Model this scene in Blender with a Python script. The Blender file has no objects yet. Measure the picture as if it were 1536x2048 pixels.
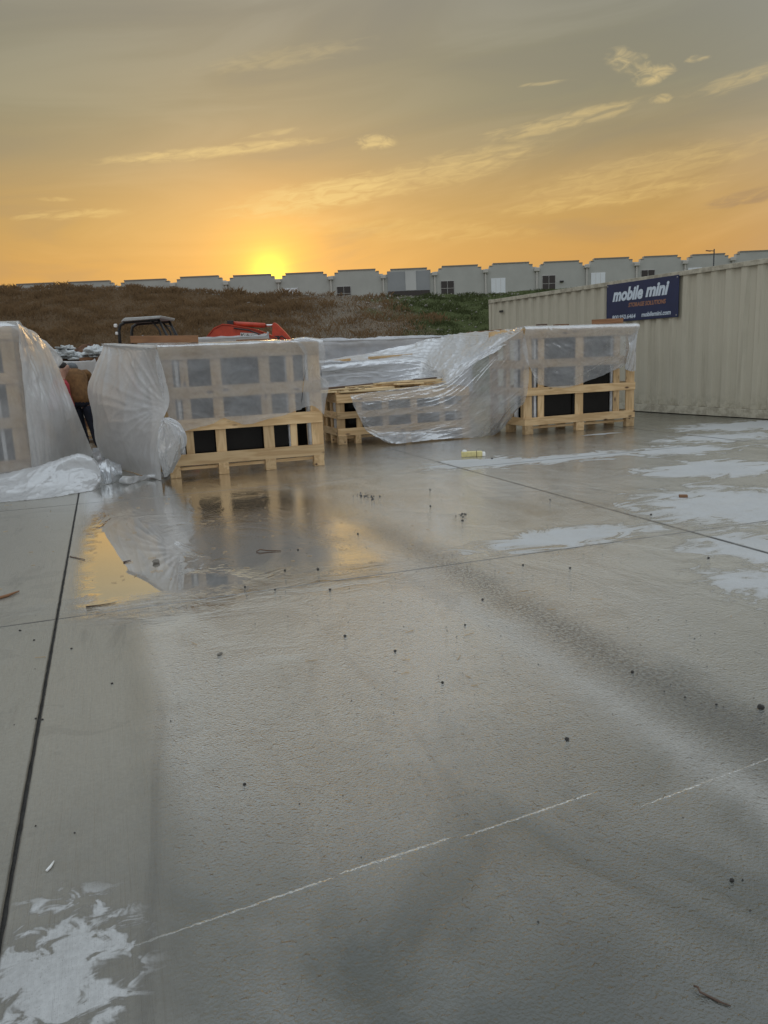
import bpy, bmesh, math, random
import numpy as np
from mathutils import Vector, Matrix, noise as mnoise

SC = bpy.context.scene
COL = SC.collection
RAD = math.radians
random.seed(7)

# ---------------------------------------------------------------- camera
PITCH, ROLL, CAM_H, FPX = RAD(11.3), RAD(2.4), 1.4, 1550.0
fwd = Vector((0, math.cos(PITCH), -math.sin(PITCH)))
up0 = Vector((0, math.sin(PITCH), math.cos(PITCH)))
rt0 = Vector((1, 0, 0))
rgt = rt0 * math.cos(ROLL) - up0 * math.sin(ROLL)
upv = rt0 * math.sin(ROLL) + up0 * math.cos(ROLL)
cam_data = bpy.data.cameras.new('camera')
cam = bpy.data.objects.new('camera', cam_data)
COL.objects.link(cam)
mw = Matrix((rgt, upv, -fwd)).transposed().to_4x4()
mw.translation = (0, 0, CAM_H)
cam.matrix_world = mw
cam_data.sensor_fit = 'VERTICAL'
cam_data.sensor_height = 36.0
cam_data.lens = 36.0 * FPX / 2048.0
cam_data.clip_start = 0.05
cam_data.clip_end = 4000
SC.camera = cam

# ---------------------------------------------------------------- tiny node expression helper
class X:
    """A scalar socket that can be written in arithmetic."""
    def __init__(s, nt, sock): s.nt, s.s = nt, sock
    def m(s, op, *o):
        n = s.nt.nodes.new('ShaderNodeMath'); n.operation = op
        for i, v in enumerate((s,) + o):
            if isinstance(v, X): s.nt.links.new(v.s, n.inputs[i])
            else: n.inputs[i].default_value = float(v)
        return X(s.nt, n.outputs[0])
    def __add__(s, o): return s.m('ADD', o)
    __radd__ = __add__
    def __sub__(s, o): return s.m('SUBTRACT', o)
    def __rsub__(s, o): return (s * -1) + o
    def __mul__(s, o): return s.m('MULTIPLY', o)
    __rmul__ = __mul__
    def __truediv__(s, o): return s.m('DIVIDE', o)
    def __neg__(s): return s * -1
    def pw(s, e): return s.m('POWER', e)
    def exp(s): return s.m('EXPONENT')
    def abs(s): return s.m('ABSOLUTE')
    def mx(s, o): return s.m('MAXIMUM', o)
    def mn(s, o): return s.m('MINIMUM', o)
    def sat(s): return s.m('MAXIMUM', 0).m('MINIMUM', 1)
    def ss(s, a, b):
        n = s.nt.nodes.new('ShaderNodeMapRange'); n.interpolation_type = 'SMOOTHSTEP'
        s.nt.links.new(s.s, n.inputs[0]); n.inputs[1].default_value = a; n.inputs[2].default_value = b
        return X(s.nt, n.outputs[0])
def vec(nt, x, y, z=0.0):
    n = nt.nodes.new('ShaderNodeCombineXYZ')
    for i, v in enumerate((x, y, z)):
        if isinstance(v, X): nt.links.new(v.s, n.inputs[i])
        else: n.inputs[i].default_value = v
    return n.outputs[0]
def nz(nt, v, scale=1.0, detail=3.0, rough=0.5, dist=0.0, seed=0.0, dims='3D'):
    n = nt.nodes.new('ShaderNodeTexNoise'); n.noise_dimensions = dims
    if seed:
        ad = nt.nodes.new('ShaderNodeVectorMath'); ad.operation = 'ADD'; nt.links.new(v, ad.inputs[0])
        ad.inputs[1].default_value = (seed * 7.31 / scale, seed * 4.17 / scale, seed * 2.9 / scale); v = ad.outputs[0]
    nt.links.new(v, n.inputs['Vector']); n.inputs['Scale'].default_value = scale
    n.inputs['Detail'].default_value = detail; n.inputs['Roughness'].default_value = rough
    n.inputs['Distortion'].default_value = dist
    return X(nt, n.outputs[0])
def cmix(nt, f, a, b, blend='MIX'):
    n = nt.nodes.new('ShaderNodeMix'); n.data_type = 'RGBA'; n.blend_type = blend
    for sock, v in ((n.inputs[0], f), (n.inputs[6], a), (n.inputs[7], b)):
        if isinstance(v, X): nt.links.new(v.s, sock)
        elif isinstance(v, bpy.types.NodeSocket): nt.links.new(v, sock)
        elif isinstance(v, (tuple, list)): sock.default_value = (*v, 1.0)[:4]
        else: sock.default_value = v
    return n.outputs[2]
def ramp(nt, f, stops, interp='LINEAR'):
    n = nt.nodes.new('ShaderNodeValToRGB'); cr = n.color_ramp; cr.interpolation = interp
    while len(cr.elements) < len(stops): cr.elements.new(0.5)
    for e, (p, c) in zip(cr.elements, stops): e.position = p; e.color = (*c, 1.0)
    nt.links.new(f.s, n.inputs[0])
    return n.outputs[0]

# ---------------------------------------------------------------- sky and sun
SUN_EL, SUN_AZ = RAD(6.05), RAD(-7.3)           # azimuth from +Y towards +X
sun_dir = Vector((math.sin(SUN_AZ) * math.cos(SUN_EL), math.cos(SUN_AZ) * math.cos(SUN_EL), math.sin(SUN_EL)))
world = bpy.data.worlds.new('World'); SC.world = world; world.use_nodes = True
def build_sky():
    nt = world.node_tree; nt.nodes.clear()
    out = nt.nodes.new('ShaderNodeOutputWorld')
    sky = nt.nodes.new('ShaderNodeTexSky'); sky.sky_type = 'NISHITA'; sky.sun_disc = False
    sky.sun_elevation = SUN_EL; sky.sun_rotation = SUN_AZ; sky.dust_density = 4.0; sky.air_density = 1.0
    bg1 = nt.nodes.new('ShaderNodeBackground'); nt.links.new(sky.outputs[0], bg1.inputs[0]); bg1.inputs[1].default_value = 0.05
    tc = nt.nodes.new('ShaderNodeTexCoord')
    sp = nt.nodes.new('ShaderNodeSeparateXYZ'); nt.links.new(tc.outputs['Generated'], sp.inputs[0])
    x, y, z = (X(nt, o) for o in sp.outputs)
    D = 180 / math.pi
    el = z.m('ARCSINE') * D
    az = x.m('ARCTAN2', y) * D
    cosang = (x * sun_dir.x + y * sun_dir.y + z * sun_dir.z).mn(0.999999)
    ang = cosang.m('ARCCOSINE') * D
    # veil of thin high cloud: warm low down towards the sun, grey above; brightness added overhead and behind to light the ground
    e1 = (el / 90.0).sat()
    veil_sun = ramp(nt, e1, [(0.0, (.60, .32, .085)), (.07, (.58, .315, .088)), (.10, (.50, .305, .10)), (.125, (.425, .285, .118)), (.15, (.322, .258, .145)),
                             (.18, (.262, .242, .162)), (.21, (.242, .232, .170)), (.24, (.238, .232, .187)), (.36, (.29, .305, .295)), (.6, (.66, .74, .80)), (1, (.95, 1.08, 1.20))])
    veil_far = ramp(nt, e1, [(0.0, (.56, .55, .53)), (.12, (.56, .57, .57)), (.25, (.60, .63, .66)), (.6, (.76, .85, .93)), (1, (.95, 1.08, 1.20))])
    veil = cmix(nt, ang.ss(25, 75), veil_sun, veil_far)
    # forward scattered glow round the sun
    g1 = (-((ang / 1.25) * (ang / 1.25))).exp()
    g2 = (-((ang / 2.6) * (ang / 2.6)) * .7).exp()
    g3 = (-(ang / 6.5)).exp()
    glow = cmix(nt, 1.0, cmix(nt, g1, (0, 0, 0), (.45, .62, .03)), cmix(nt, g2, (0, 0, 0), (.34, .17, -.05)), 'ADD')
    glow = cmix(nt, 1.0, glow, cmix(nt, g3, (0, 0, 0), (.44, .14, -.07)), 'ADD')
    glow = cmix(nt, 1.0, glow, cmix(nt, (-((ang / 17.0) * (ang / 17.0))).exp(), (0, 0, 0), (.045, .05, .02)), 'ADD')
    col = cmix(nt, 1.0, veil, glow, 'ADD')
    # soft wide streaks over the whole sky
    r = RAD(7)
    sa, sb = az * math.cos(r) + el * math.sin(r), el * math.cos(r) - az * math.sin(r)
    soft = nz(nt, vec(nt, sa * .05, sb * .26), 1.0, 4, .55, .6, 3.0, '2D')
    fine = nz(nt, vec(nt, sa * .60, sb * 2.9), 1.0, 6, .56, .55, 8.0, '2D')
    fine2 = nz(nt, vec(nt, az * 1.0, el * 2.0), 1.0, 6, .56, .5, 2.0, '2D')
    warm = cmix(nt, (el / 20.0).sat(), (.42, .24, .07), (.24, .23, .19))
    band = (soft.ss(.46, .74)) * .26
    col = cmix(nt, band, col, cmix(nt, 1.0, col, cmix(nt, .55, (0, 0, 0), warm), 'ADD'))
    dim = soft.ss(.52, .28) * .16
    col = cmix(nt, dim, col, (.20, .19, .17))
    def lin(k1, k2, k3):
        return az.m('MULTIPLY_ADD', k1, el.m('MULTIPLY_ADD', k2, k3))
    def wisp(a0, e0, la, le, tilt, lo, hi, src=fine):
        t = RAD(tilt); c_, s_ = math.cos(t), math.sin(t)
        a = lin(c_ / la, s_ / la, -(a0 * c_ + e0 * s_) / la); b = lin(-s_ / le, c_ / le, (a0 * s_ - e0 * c_) / le)
        g = a.m('MULTIPLY_ADD', a, b * b).ss(2.2, 0.0)
        return (src.m('MULTIPLY_ADD', 2.2, g) - 1.1).ss(lo - .25, hi + .38) * g
    wisps = [
        (wisp(-10.5, 13.8, 7.5, .38, 5.5, .42, 1.15), .9),
        (wisp(-6.5, 14.9, 2.0, .22, 8, .6, 1.1), .5),
        (wisp(.5, 14.2, 1.4, .5, -2, .55, 1.1, fine2), .95),
        (wisp(-3.5, 11.0, 6.5, 1.0, 8, .34, 1.1), 1.0),
        (wisp(5.5, 12.3, 6.5, 1.0, 9, .45, 1.4), .7),
        (wisp(13.2, 14.6, 5.0, .5, 7, .5, 1.25), .65),
        (wisp(17.3, 17.5, 1.6, .75, -20, .75, 1.35, fine2), .8),
        (wisp(18.9, 16.6, 1.3, .55, 10, .62, 1.15, fine2), .9),
        (wisp(19.3, 15.2, .8, .3, 0, .65, 1.1, fine2), .7),
        (wisp(21.4, 17.1, .8, .2, 0, .6, 1.1, fine2), .6),
        (wisp(16.0, 9.8, 7.5, .6, 3, .5, 1.3), .55),
        (wisp(18.0, 11.2, 8.5, 1.0, 6, .45, 1.4), .45),
        (wisp(-20.0, 9.9, 3.8, .32, 4, .55, 1.15), .65),
        (wisp(-21.0, 10.8, 1.2, .16, 0, .6, 1.1), .45),
        (wisp(-5.5, 19.2, 6.0, .6, 7, .5, 1.35), .30),
        (wisp(24.0, 15.6, 3.2, .5, 8, .5, 1.25), .45),
        (wisp(3.0, 8.6, 9.0, .8, -4, .5, 1.35), .35),
        (wisp(12.0, 16.9, 2.0, .12, 0, .6, 1.1), .4),
        (wisp(8.5, 14.4, 1.0, .12, 8, .6, 1.1), .5),
        (wisp(-52.0, 14, 9.0, .9, 5, .5, 1.2), .5), (wisp(48.0, 17, 11.0, .8, 5, .5, 1.2), .5),
        (wisp(-70.0, 22, 8.0, .7, 4, .5, 1.2), .4), (wisp(80.0, 12, 9.0, .7, 4, .5, 1.2), .4)]
    tot = None
    for w_, k in wisps:
        tot = w_ * k if tot is None else tot.mx(w_ * k)
    wcol = cmix(nt, (el / 18.0).sat(), (.98, .62, .14), (.72, .56, .27))
    col = cmix(nt, tot * .78, col, wcol)
    dark = wisp(24.6, 8.9, 2.6, .45, 5, .5, 1.0)
    col = cmix(nt, dark * .5, col, (.30, .20, .13))
    bg2 = nt.nodes.new('ShaderNodeBackground'); nt.links.new(col, bg2.inputs[0]); bg2.inputs[1].default_value = 1.0
    mx = nt.nodes.new('ShaderNodeMixShader'); mx.inputs[0].default_value = .96
    nt.links.new(bg1.outputs[0], mx.inputs[1]); nt.links.new(bg2.outputs[0], mx.inputs[2])
    nt.links.new(mx.outputs[0], out.inputs[0])
build_sky()
world.cycles.sampling_method = 'MANUAL'
world.cycles.sample_map_resolution = 1024

sun = bpy.data.lights.new('sun', 'SUN'); sun.energy = 0.55; sun.angle = RAD(1.2); sun.color = (1.0, .62, .25)
so = bpy.data.objects.new('sun', sun); COL.objects.link(so)
so.rotation_euler = sun_dir.to_track_quat('Z', 'Y').to_euler()

vs = SC.view_settings
vs.view_transform = 'Standard'; vs.look = 'None'; vs.exposure = 0.1; vs.gamma = 1.0
SC.cycles.transparent_max_bounces = 24
SC.cycles.max_bounces = 8
SC.cycles.sample_clamp_indirect = 6.0

# ---------------------------------------------------------------- building helpers
def ray(px, py):
    return (fwd + rgt * ((px - 768) / FPX) + upv * ((1024 - py) / FPX))
def at(px, py, Y):
    """World point at distance Y into the yard seen in direction (px, py) of the survey photo."""
    d = ray(px, py); return Vector((0, 0, CAM_H)) + d * (Y / d.y)
def gnd(px, py, z=0.0):
    d = ray(px, py); return Vector((0, 0, CAM_H)) + d * ((z - CAM_H) / d.z)
def link(o, parent=None):
    COL.objects.link(o)
    if parent is not None: o.parent = parent
    return o
def tag(o, label=None, cat=None, group=None, kind=None):
    if label: o['label'] = label
    if cat: o['category'] = cat
    if group: o['group'] = group
    if kind: o['kind'] = kind
    return o
def empty(name, loc=(0, 0, 0), rz=0.0):
    o = bpy.data.objects.new(name, None); o.empty_display_size = .2
    o.location = loc; o.rotation_euler = (0, 0, rz); return link(o)
def mesh(name, verts, faces, mat, parent=None, smooth=False):
    me = bpy.data.meshes.new(name); me.from_pydata([tuple(v) for v in verts], [], faces)
    if mat: me.materials.append(mat)
    if smooth: me.polygons.foreach_set('use_smooth', [True] * len(me.polygons))
    me.update()
    return link(bpy.data.objects.new(name, me), parent)
def bm_obj(name, bm, mat, parent=None, smooth=False):
    me = bpy.data.meshes.new(name); bm.to_mesh(me); bm.free()
    if mat: me.materials.append(mat)
    if smooth: me.polygons.foreach_set('use_smooth', [True] * len(me.polygons))
    return link(bpy.data.objects.new(name, me), parent)
_box = {}
def box_mesh(name, l, w, h, bev, mat):
    k = (name, round(l, 4), round(w, 4), round(h, 4), bev, mat.name)
    if k not in _box:
        bm = bmesh.new(); bmesh.ops.create_cube(bm, size=1.0)
        bmesh.ops.scale(bm, vec=(l, w, h), verts=bm.verts)
        if bev: bmesh.ops.bevel(bm, geom=bm.edges[:], offset=bev, segments=1, affect='EDGES')
        me = bpy.data.meshes.new(name); bm.to_mesh(me); bm.free(); me.materials.append(mat)
        _box[k] = me
    return _box[k]
def box(name, size, loc, mat, parent=None, rot=(0, 0, 0), bev=.004):
    o = bpy.data.objects.new(name, box_mesh(name, *size, bev, mat))
    o.location = loc; o.rotation_euler = rot; return link(o, parent)
def tube_bm(bm, pts, r, seg=8, cap=True):
    pts = [Vector(p) for p in pts]; rings = []
    for i, p in enumerate(pts):
        t = (pts[min(i + 1, len(pts) - 1)] - pts[max(i - 1, 0)]).normalized()
        q = t.to_track_quat('Z', 'Y')
        rr = r[i] if isinstance(r, (list, tuple)) else r
        rings.append([bm.verts.new(p + q @ Vector((math.cos(a) * rr, math.sin(a) * rr, 0))) for a in [2 * math.pi * k / seg for k in range(seg)]])
    for a, b in zip(rings, rings[1:]):
        for k in range(seg): bm.faces.new((a[k], a[(k + 1) % seg], b[(k + 1) % seg], b[k]))
    if cap: bm.faces.new(rings[0][::-1]); bm.faces.new(rings[-1])
def tube(name, pts, r, mat, parent=None, seg=8):
    bm = bmesh.new(); tube_bm(bm, pts, r, seg); return bm_obj(name, bm, mat, parent, True)
def prism(name, outline, y0, y1, mat, parent=None, bev=0.0):
    """outline in (x, z), extruded along y"""
    n = len(outline); v = [(x, y0, z) for x, z in outline] + [(x, y1, z) for x, z in outline]
    f = [tuple(range(n)), tuple(range(2 * n - 1, n - 1, -1))] + [(i, i + n, (i + 1) % n + n, (i + 1) % n) for i in range(n)]
    bm = bmesh.new(); vs_ = [bm.verts.new(p) for p in v]
    for q in f: bm.faces.new([vs_[i] for i in q])
    bmesh.ops.recalc_face_normals(bm, faces=bm.faces)
    if bev: bmesh.ops.bevel(bm, geom=bm.edges[:], offset=bev, segments=1, affect='EDGES')
    return bm_obj(name, bm, mat, parent)

# ---------------------------------------------------------------- materials
def new_mat(name):
    m = bpy.data.materials.new(name); m.use_nodes = True
    nt = m.node_tree; b = nt.nodes['Principled BSDF']; return m, nt, b
def pos_xyz(nt, kind='world'):
    if kind == 'world':
        g = nt.nodes.new('ShaderNodeNewGeometry'); s = g.outputs['Position']
    else:
        t = nt.nodes.new('ShaderNodeTexCoord'); s = t.outputs['Object']
    sp = nt.nodes.new('ShaderNodeSeparateXYZ'); nt.links.new(s, sp.inputs[0])
    return s, [X(nt, o) for o in sp.outputs]
def bump(nt, b, h, strength=1.0, dist=1.0, sock='Normal'):
    n = nt.nodes.new('ShaderNodeBump'); nt.links.new(h.s, n.inputs['Height'])
    n.inputs['Distance'].default_value = dist
    if isinstance(strength, X): nt.links.new(strength.s, n.inputs['Strength'])
    else: n.inputs['Strength'].default_value = strength
    nt.links.new(n.outputs[0], b.inputs[sock]); return n
def simple(name, col, rough=.5, metal=0.0, var=.12, scale=8.0, bmp=0.0, spec=.5):
    m, nt, b = new_mat(name)
    v, _ = pos_xyz(nt, 'object')
    n = nz(nt, v, scale, 4, .6)
    lo = tuple(c * (1 - var) for c in col); hi = tuple(min(1, c * (1 + var)) for c in col)
    nt.links.new(cmix(nt, n.ss(.3, .7), lo, hi), b.inputs['Base Color'])
    b.inputs['Roughness'].default_value = rough; b.inputs['Metallic'].default_value = metal
    b.inputs['Specular IOR Level'].default_value = spec
    if bmp: bump(nt, b, n * bmp)
    return m
def wood(name, light, dark, knot=(.10, .05, .025), rough=.7):
    m, nt, b = new_mat(name)
    v, (x, y, z) = pos_xyz(nt, 'object')
    oi = nt.nodes.new('ShaderNodeObjectInfo'); rnd = X(nt, oi.outputs['Random'])
    w1 = nz(nt, vec(nt, x * 1.1 + rnd * 37, y * 9 + rnd * 11, z * 9), 1.0, 3, .5, 0.4)
    rings = (w1 * 26 + y * 20).m('SINE') * .5 + .5
    fib = nz(nt, vec(nt, x * 6 + rnd * 19, y * 160, z * 160), 1.0, 3, .6)
    kn = nt.nodes.new('ShaderNodeTexVoronoi'); kn.inputs['Scale'].default_value = 1.0
    nt.links.new(vec(nt, x * 2.6 + rnd * 23, y * 6.5 + rnd * 5, z * 6.5), kn.inputs['Vector'])
    kd = X(nt, kn.outputs['Distance'])
    c = cmix(nt, (rings * .55 + fib * .35).sat(), light, dark)
    c = cmix(nt, kd.ss(.17, .06), c, knot)
    tone = (rnd * .5 + .72)
    hs = nt.nodes.new('ShaderNodeHueSaturation'); nt.links.new(c, hs.inputs['Color']); nt.links.new(tone.s, hs.inputs['Value'])
    nt.links.new(hs.outputs[0], b.inputs['Base Color']); b.inputs['Roughness'].default_value = rough
    bump(nt, b, fib * .0012 + rings * .0004)
    return m
def film(name, clear, tint=(.70, .71, .73), gloss=.08, sheen=.48):
    """polythene sheet: part see-through, part milky, with a wet sheen"""
    m, nt, b = new_mat(name); nt.nodes.remove(b); out = nt.nodes['Material Output']
    v, _ = pos_xyz(nt, 'world')
    n = nz(nt, v, 2.6, 4, .65, .4)
    fac = (clear + (n - .5) * .6).sat()
    tr = nt.nodes.new('ShaderNodeBsdfTransparent'); tr.inputs[0].default_value = (.93, .94, .95, 1)
    df = nt.nodes.new('ShaderNodeBsdfDiffuse'); df.inputs[0].default_value = (*tint, 1)
    tl = nt.nodes.new('ShaderNodeBsdfTranslucent'); tl.inputs[0].default_value = (.74, .73, .70, 1)
    gl = nt.nodes.new('ShaderNodeBsdfGlossy'); gl.inputs['Roughness'].default_value = gloss + .18
    bp = nt.nodes.new('ShaderNodeBump'); bp.inputs['Distance'].default_value = 1.0
    hh = nz(nt, v, 24, 2, .5, 0) * .0045; nt.links.new(hh.s, bp.inputs['Height'])
    nt.links.new(bp.outputs[0], gl.inputs['Normal']); nt.links.new(bp.outputs[0], df.inputs['Normal'])
    m1 = nt.nodes.new('ShaderNodeMixShader'); m1.inputs[0].default_value = .42
    nt.links.new(df.outputs[0], m1.inputs[1]); nt.links.new(tl.outputs[0], m1.inputs[2])
    m2 = nt.nodes.new('ShaderNodeMixShader'); nt.links.new(fac.s, m2.inputs[0])
    nt.links.new(m1.outputs[0], m2.inputs[1]); nt.links.new(tr.outputs[0], m2.inputs[2])
    fr = nt.nodes.new('ShaderNodeFresnel'); fr.inputs[0].default_value = 1.5; nt.links.new(bp.outputs[0], fr.inputs['Normal'])
    m3 = nt.nodes.new('ShaderNodeMixShader'); nt.links.new((X(nt, fr.outputs[0]) * sheen).s, m3.inputs[0])
    nt.links.new(m2.outputs[0], m3.inputs[1]); nt.links.new(gl.outputs[0], m3.inputs[2])
    nt.links.new(m3.outputs[0], out.inputs['Surface'])
    return m

# ground frame: p runs along the long slab joints (away, to the left), q across them
PA = RAD(19.3); PDIR = Vector((-math.sin(PA), math.cos(PA), 0)); QDIR = Vector((math.cos(PA), math.sin(PA), 0))
def pq(p, q, z=0.0): return PDIR * p + QDIR * q + Vector((0, 0, z))

def concrete():
    m, nt, b = new_mat('wet_concrete')
    v, (x, y, z) = pos_xyz(nt)
    p = y * math.cos(PA) - x * math.sin(PA); q = x * math.cos(PA) + y * math.sin(PA)
    def g(p0, q0, sp, sq): return (-(((p - p0) / sp).pw(2)) - ((q - q0) / sq).pw(2)).exp()
    def n2(a, c, detail=3, rough=.5, dist=0, seed=0.0): return nz(nt, vec(nt, p * a, q * c), 1.0, detail, rough, dist, seed, '2D')
    big = n2(.35, .55, 3, .55, .3, 1.3)
    mid = n2(1.1, 1.7, 4, .6, .5, 2.6)
    blot = n2(4.6, 2.3, 6, .66, .8, 5.9); blot2 = n2(15, 12, 3, .6, .5, 1.7)
    # strip along the left joint, broomed and only damp
    tone0 = n2(3.1, 3.1, 4, .7, .3, 4.9)
    strip = q.ss(.16, -.08) * (1 - p.ss(4.4, 4.8) * q.ss(-.38, -.2))
    left = q.ss(-.36, -.41)
    # dried patches
    acc = None
    for a in ((9.0, 4.5, .55, .75), (8.75, 5.7, .38, 1.1), (8.5, 7.3, .5, .9), (7.0, 6.4, .6, 1.0), (4.97, 3.2, .28, .85), (5.3, 5.2, .9, 1.0), (4.0, 4.1, .65, .45), (9.3, 8.8, .6, 1.0), (7.6, 9.0, .8, .9),
              (3.25, 3.5, .6, .28), (10.4, 10.3, .8, 1.3), (10.9, 7.75, .12, .35), (1.78, -.26, .24, .17), (6.2, 7.9, 1.0, .8), (3.0, 4.6, .9, .7), (5.9, 6.9, .35, .7)):
        k = g(*a); acc = k if acc is None else acc.mx(k)
    dd = acc * 1.22 + (blot - .5) * 2.3 + (mid - .5) * .8 + (blot2 - .5) * p.ss(4.5, 2.0) * 3.4
    dry = dd.ss(.34, .88) * acc.ss(.05, .3) * (.62 + tone0 * .55)
    rim = dd.ss(.25, .5) * acc.ss(.02, .25)
    # standing water
    pud = (g(6.1, .10, 1.9, .50).mx(g(4.95, .35, .5, .55)) + (mid - .5) * .8).ss(.22, .62) * (p + (blot - .5) * .5 + (blot2 - .5) * .25).ss(4.15, 4.95) * (q + (blot - .5) * .08).ss(-.36, -.16)
    # film of water between the crates and the cross joint
    flt = ((p + (blot - .5) * .7).ss(4.2, 5.2) * p.ss(11.5, 9.5) * q.ss(2.6, 1.0) * .95 + (mid - .5) * .8).sat()
    wet = ((.52 + (big - .5) * 1.5 + (mid - .5) * .9) + g(3.9, .8, 1.5, .7) * .45 + g(6.0, 2.9, 1.6, .9) * .25 - g(1.4, 1.0, .7, 1.6) * .15).sat()
    wet = wet * (1 - strip * .72) * (1 - left * .25)
    # wheel tracks that dried along p
    wob = (mid - .5) * .22
    trk = (-(((q + wob - 1.80) / .10).pw(2))).exp() * p.ss(6.4, 5.2) * (.35 + blot)
    trk2 = (-(((q + wob - 2.08) / .17).pw(2))).exp() * p.ss(6.8, 5.6)
    wet = wet * (1 - trk * .55) * (1 - trk2 * .35)
    # colour
    tone = n2(1.6, 1.6, 5, .65, .2, 9.2)
    grit = n2(55, 55, 3, .7, 0, 4.4)
    speck = n2(210, 210, 2, .6, 0, 7.7)
    pale = ((p + (big - .5) * 1.4).ss(1.0, 4.4) * q.ss(-.05, .16) * (1 - flt * .85) * (1 - trk2 * .3) * .95 + (mid - .5) * .45).sat() * p.ss(12.5, 8.5)  # sky sheen painted in as lighter base colour, fading towards the camera
    damp_c = cmix(nt, tone, (.060, .066, .057), (.095, .098, .085))
    wet_c = cmix(nt, tone, (.040, .046, .040), (.064, .069, .060))
    dry_c = cmix(nt, tone, (.45, .455, .455), (.56, .565, .56))
    c = cmix(nt, wet, damp_c, wet_c)
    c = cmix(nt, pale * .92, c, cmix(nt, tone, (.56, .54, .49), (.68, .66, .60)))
    c = cmix(nt, (trk * .7).sat(), c, (.46, .45, .42))
    c = cmix(nt, (trk2 * (n2(46, 60, 2, .6, 0, 8.3).ss(.42, .60) * .75 + .12)).sat(), c, (.085, .083, .08))
    c = cmix(nt, (strip.mx(left) * .72) * (1 - pud), c, cmix(nt, (p + (mid - .5)).ss(1.2, 3.4), (.20, .19, .165), (.37, .345, .29)))
    c = cmix(nt, rim * .5, c, (.115, .108, .095))
    c = cmix(nt, dry, c, dry_c)
    c = cmix(nt, ((grit - .5) * 1.1 + .22).sat() * (1 - pale * .75), c, cmix(nt, .45, c, (.09, .085, .078)))
    c = cmix(nt, pud * .55, c, (.40, .39, .37))  # bright reflection of the puddle painted in as paler base colour
    c = cmix(nt, speck.ss(.66, .74) * .4, c, (.07, .065, .06))
    def jl(v_, at_, w_): return ((v_ - at_).abs()).ss(w_, w_ * .35)
    jn = jl(q, 4.095, .030).mx(jl(q, -.39, .016)).mx(jl(p, 4.655, .016)).mx(jl(p, 8.75, .022)).mx(jl(q, 8.6, .035)).mx(jl(q, -4.9, .03))
    c = cmix(nt, jn * (.45 + blot * .6), c, (.05, .047, .042))
    edge_st = (mid + (blot - .5) * .5).ss(.60, .64) * (1 - dry) * .17
    c = cmix(nt, edge_st, c, (.085, .085, .080))
    st = n2(.5, 3.2, 5, .7, .6, 14.5)
    c = cmix(nt, st.ss(.55, .72) * .34 * (1 - dry) * (1 - pale * .6), c, (.075, .073, .066))
    nt.links.new(c, b.inputs['Base Color'])
    rough = .25 - wet * .16 - flt * .12
    rough = rough + (grit - .5) * .10
    rough = rough.mx(.07) * (1 - pud) + pud * .025
    rough = rough * (1 - dry) + dry * .85
    rough = rough * (1 - strip * (1 - pud)) + strip * (1 - pud) * .42
    nt.links.new(rough.s, b.inputs['Roughness'])
    nt.links.new((pud * .8 + 1.5).s, b.inputs['IOR'])
    spec = (.22 * (1 - dry) + .1)
    nt.links.new(spec.s, b.inputs['Specular IOR Level'])
    # relief
    pim = n2(105, 105, 2, .5, .2, 3.3)
    pim2 = n2(30, 34, 3, .55, .3, 6.1)
    broom = n2(2.2, 170, 2, .5, 0, 2.2)
    drops = n2(38, 38, 1, .4, 0, 21.4).ss(.66, .80)
    rough_zone = ((big - .36) * 2.4 + (mid - .5) * 1.4 + .45 + trk2 * .7 - flt * .9).sat()
    h = (pim * .0042 + pim2 * .0030 + drops * .0026) * rough_zone * (1 - strip) + broom * .0030 * strip + n2(110, 4, 2, .5, .2, 3.1) * .0004 + grit * .0011
    h = h * (1 - pud * .985) * (1 - flt * .6) + (big * .030 + mid * .013) * (1 - pud) * (1 - flt * .75)
    bn = bump(nt, b, h, 1.0, 1.0)
    # film of water: reflects strongly at a low angle, little from above
    fr = nt.nodes.new('ShaderNodeFresnel'); fr.inputs[0].default_value = 1.33; nt.links.new(bn.outputs[0], fr.inputs['Normal'])
    film_w = ((.50 + wet * .45 + flt * .45 + pud + (mid - .5) * .5).sat() * (1 - dry) * (1 - strip * .55 * (1 - pud)) * (1 - left * .45) * (1 - trk * .45) * (1 - trk2 * .25))
    gl = nt.nodes.new('ShaderNodeBsdfGlossy'); gl.inputs[0].default_value = (.98, .97, .95, 1)
    nt.links.new((rough * .6).s, gl.inputs['Roughness']); nt.links.new(bn.outputs[0], gl.inputs['Normal'])
    mx = nt.nodes.new('ShaderNodeMixShader'); out = nt.nodes['Material Output']
    nt.links.new(((X(nt, fr.outputs[0]) * 3.8).mn(.88) * film_w).s, mx.inputs[0])
    nt.links.new(b.outputs[0], mx.inputs[1]); nt.links.new(gl.outputs[0], mx.inputs[2]); nt.links.new(mx.outputs[0], out.inputs['Surface'])
    return m
M = {}
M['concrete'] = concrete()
M['joint'] = simple('joint_filler', (.045, .042, .038), .8, 0, .3, 40, .004)
M['pine'] = wood('pine_board', (.70, .50, .275), (.44, .27, .12))
M['pale_pine'] = wood('pale_pine_board', (.76, .60, .36), (.54, .38, .19))
M['brown_board'] = wood('weathered_brown_board', (.30, .15, .07), (.18, .085, .04))
M['dark_board'] = wood('dark_wet_board', (.14, .085, .055), (.08, .05, .035))
M['film'] = film('clear_polythene', .54)
M['film_thin'] = film('thin_polythene', .58)
M['film_milky'] = film('milky_polythene', .12, (.68, .68, .685), .16, .3)
M['film_pale'] = film('pale_blue_polythene', .08, (.80, .82, .86))
M['film_half'] = film('cloudy_polythene', .18, (.68, .71, .75))
M['glass_black'] = simple('black_glass', (.010, .009, .008), .12, 0, .2, 3, 0, .12)
M['vinyl'] = simple('white_vinyl', (.78, .79, .80), .4)
M['carton'] = simple('dark_interior_liner', (.02, .018, .016), .9)
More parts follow.
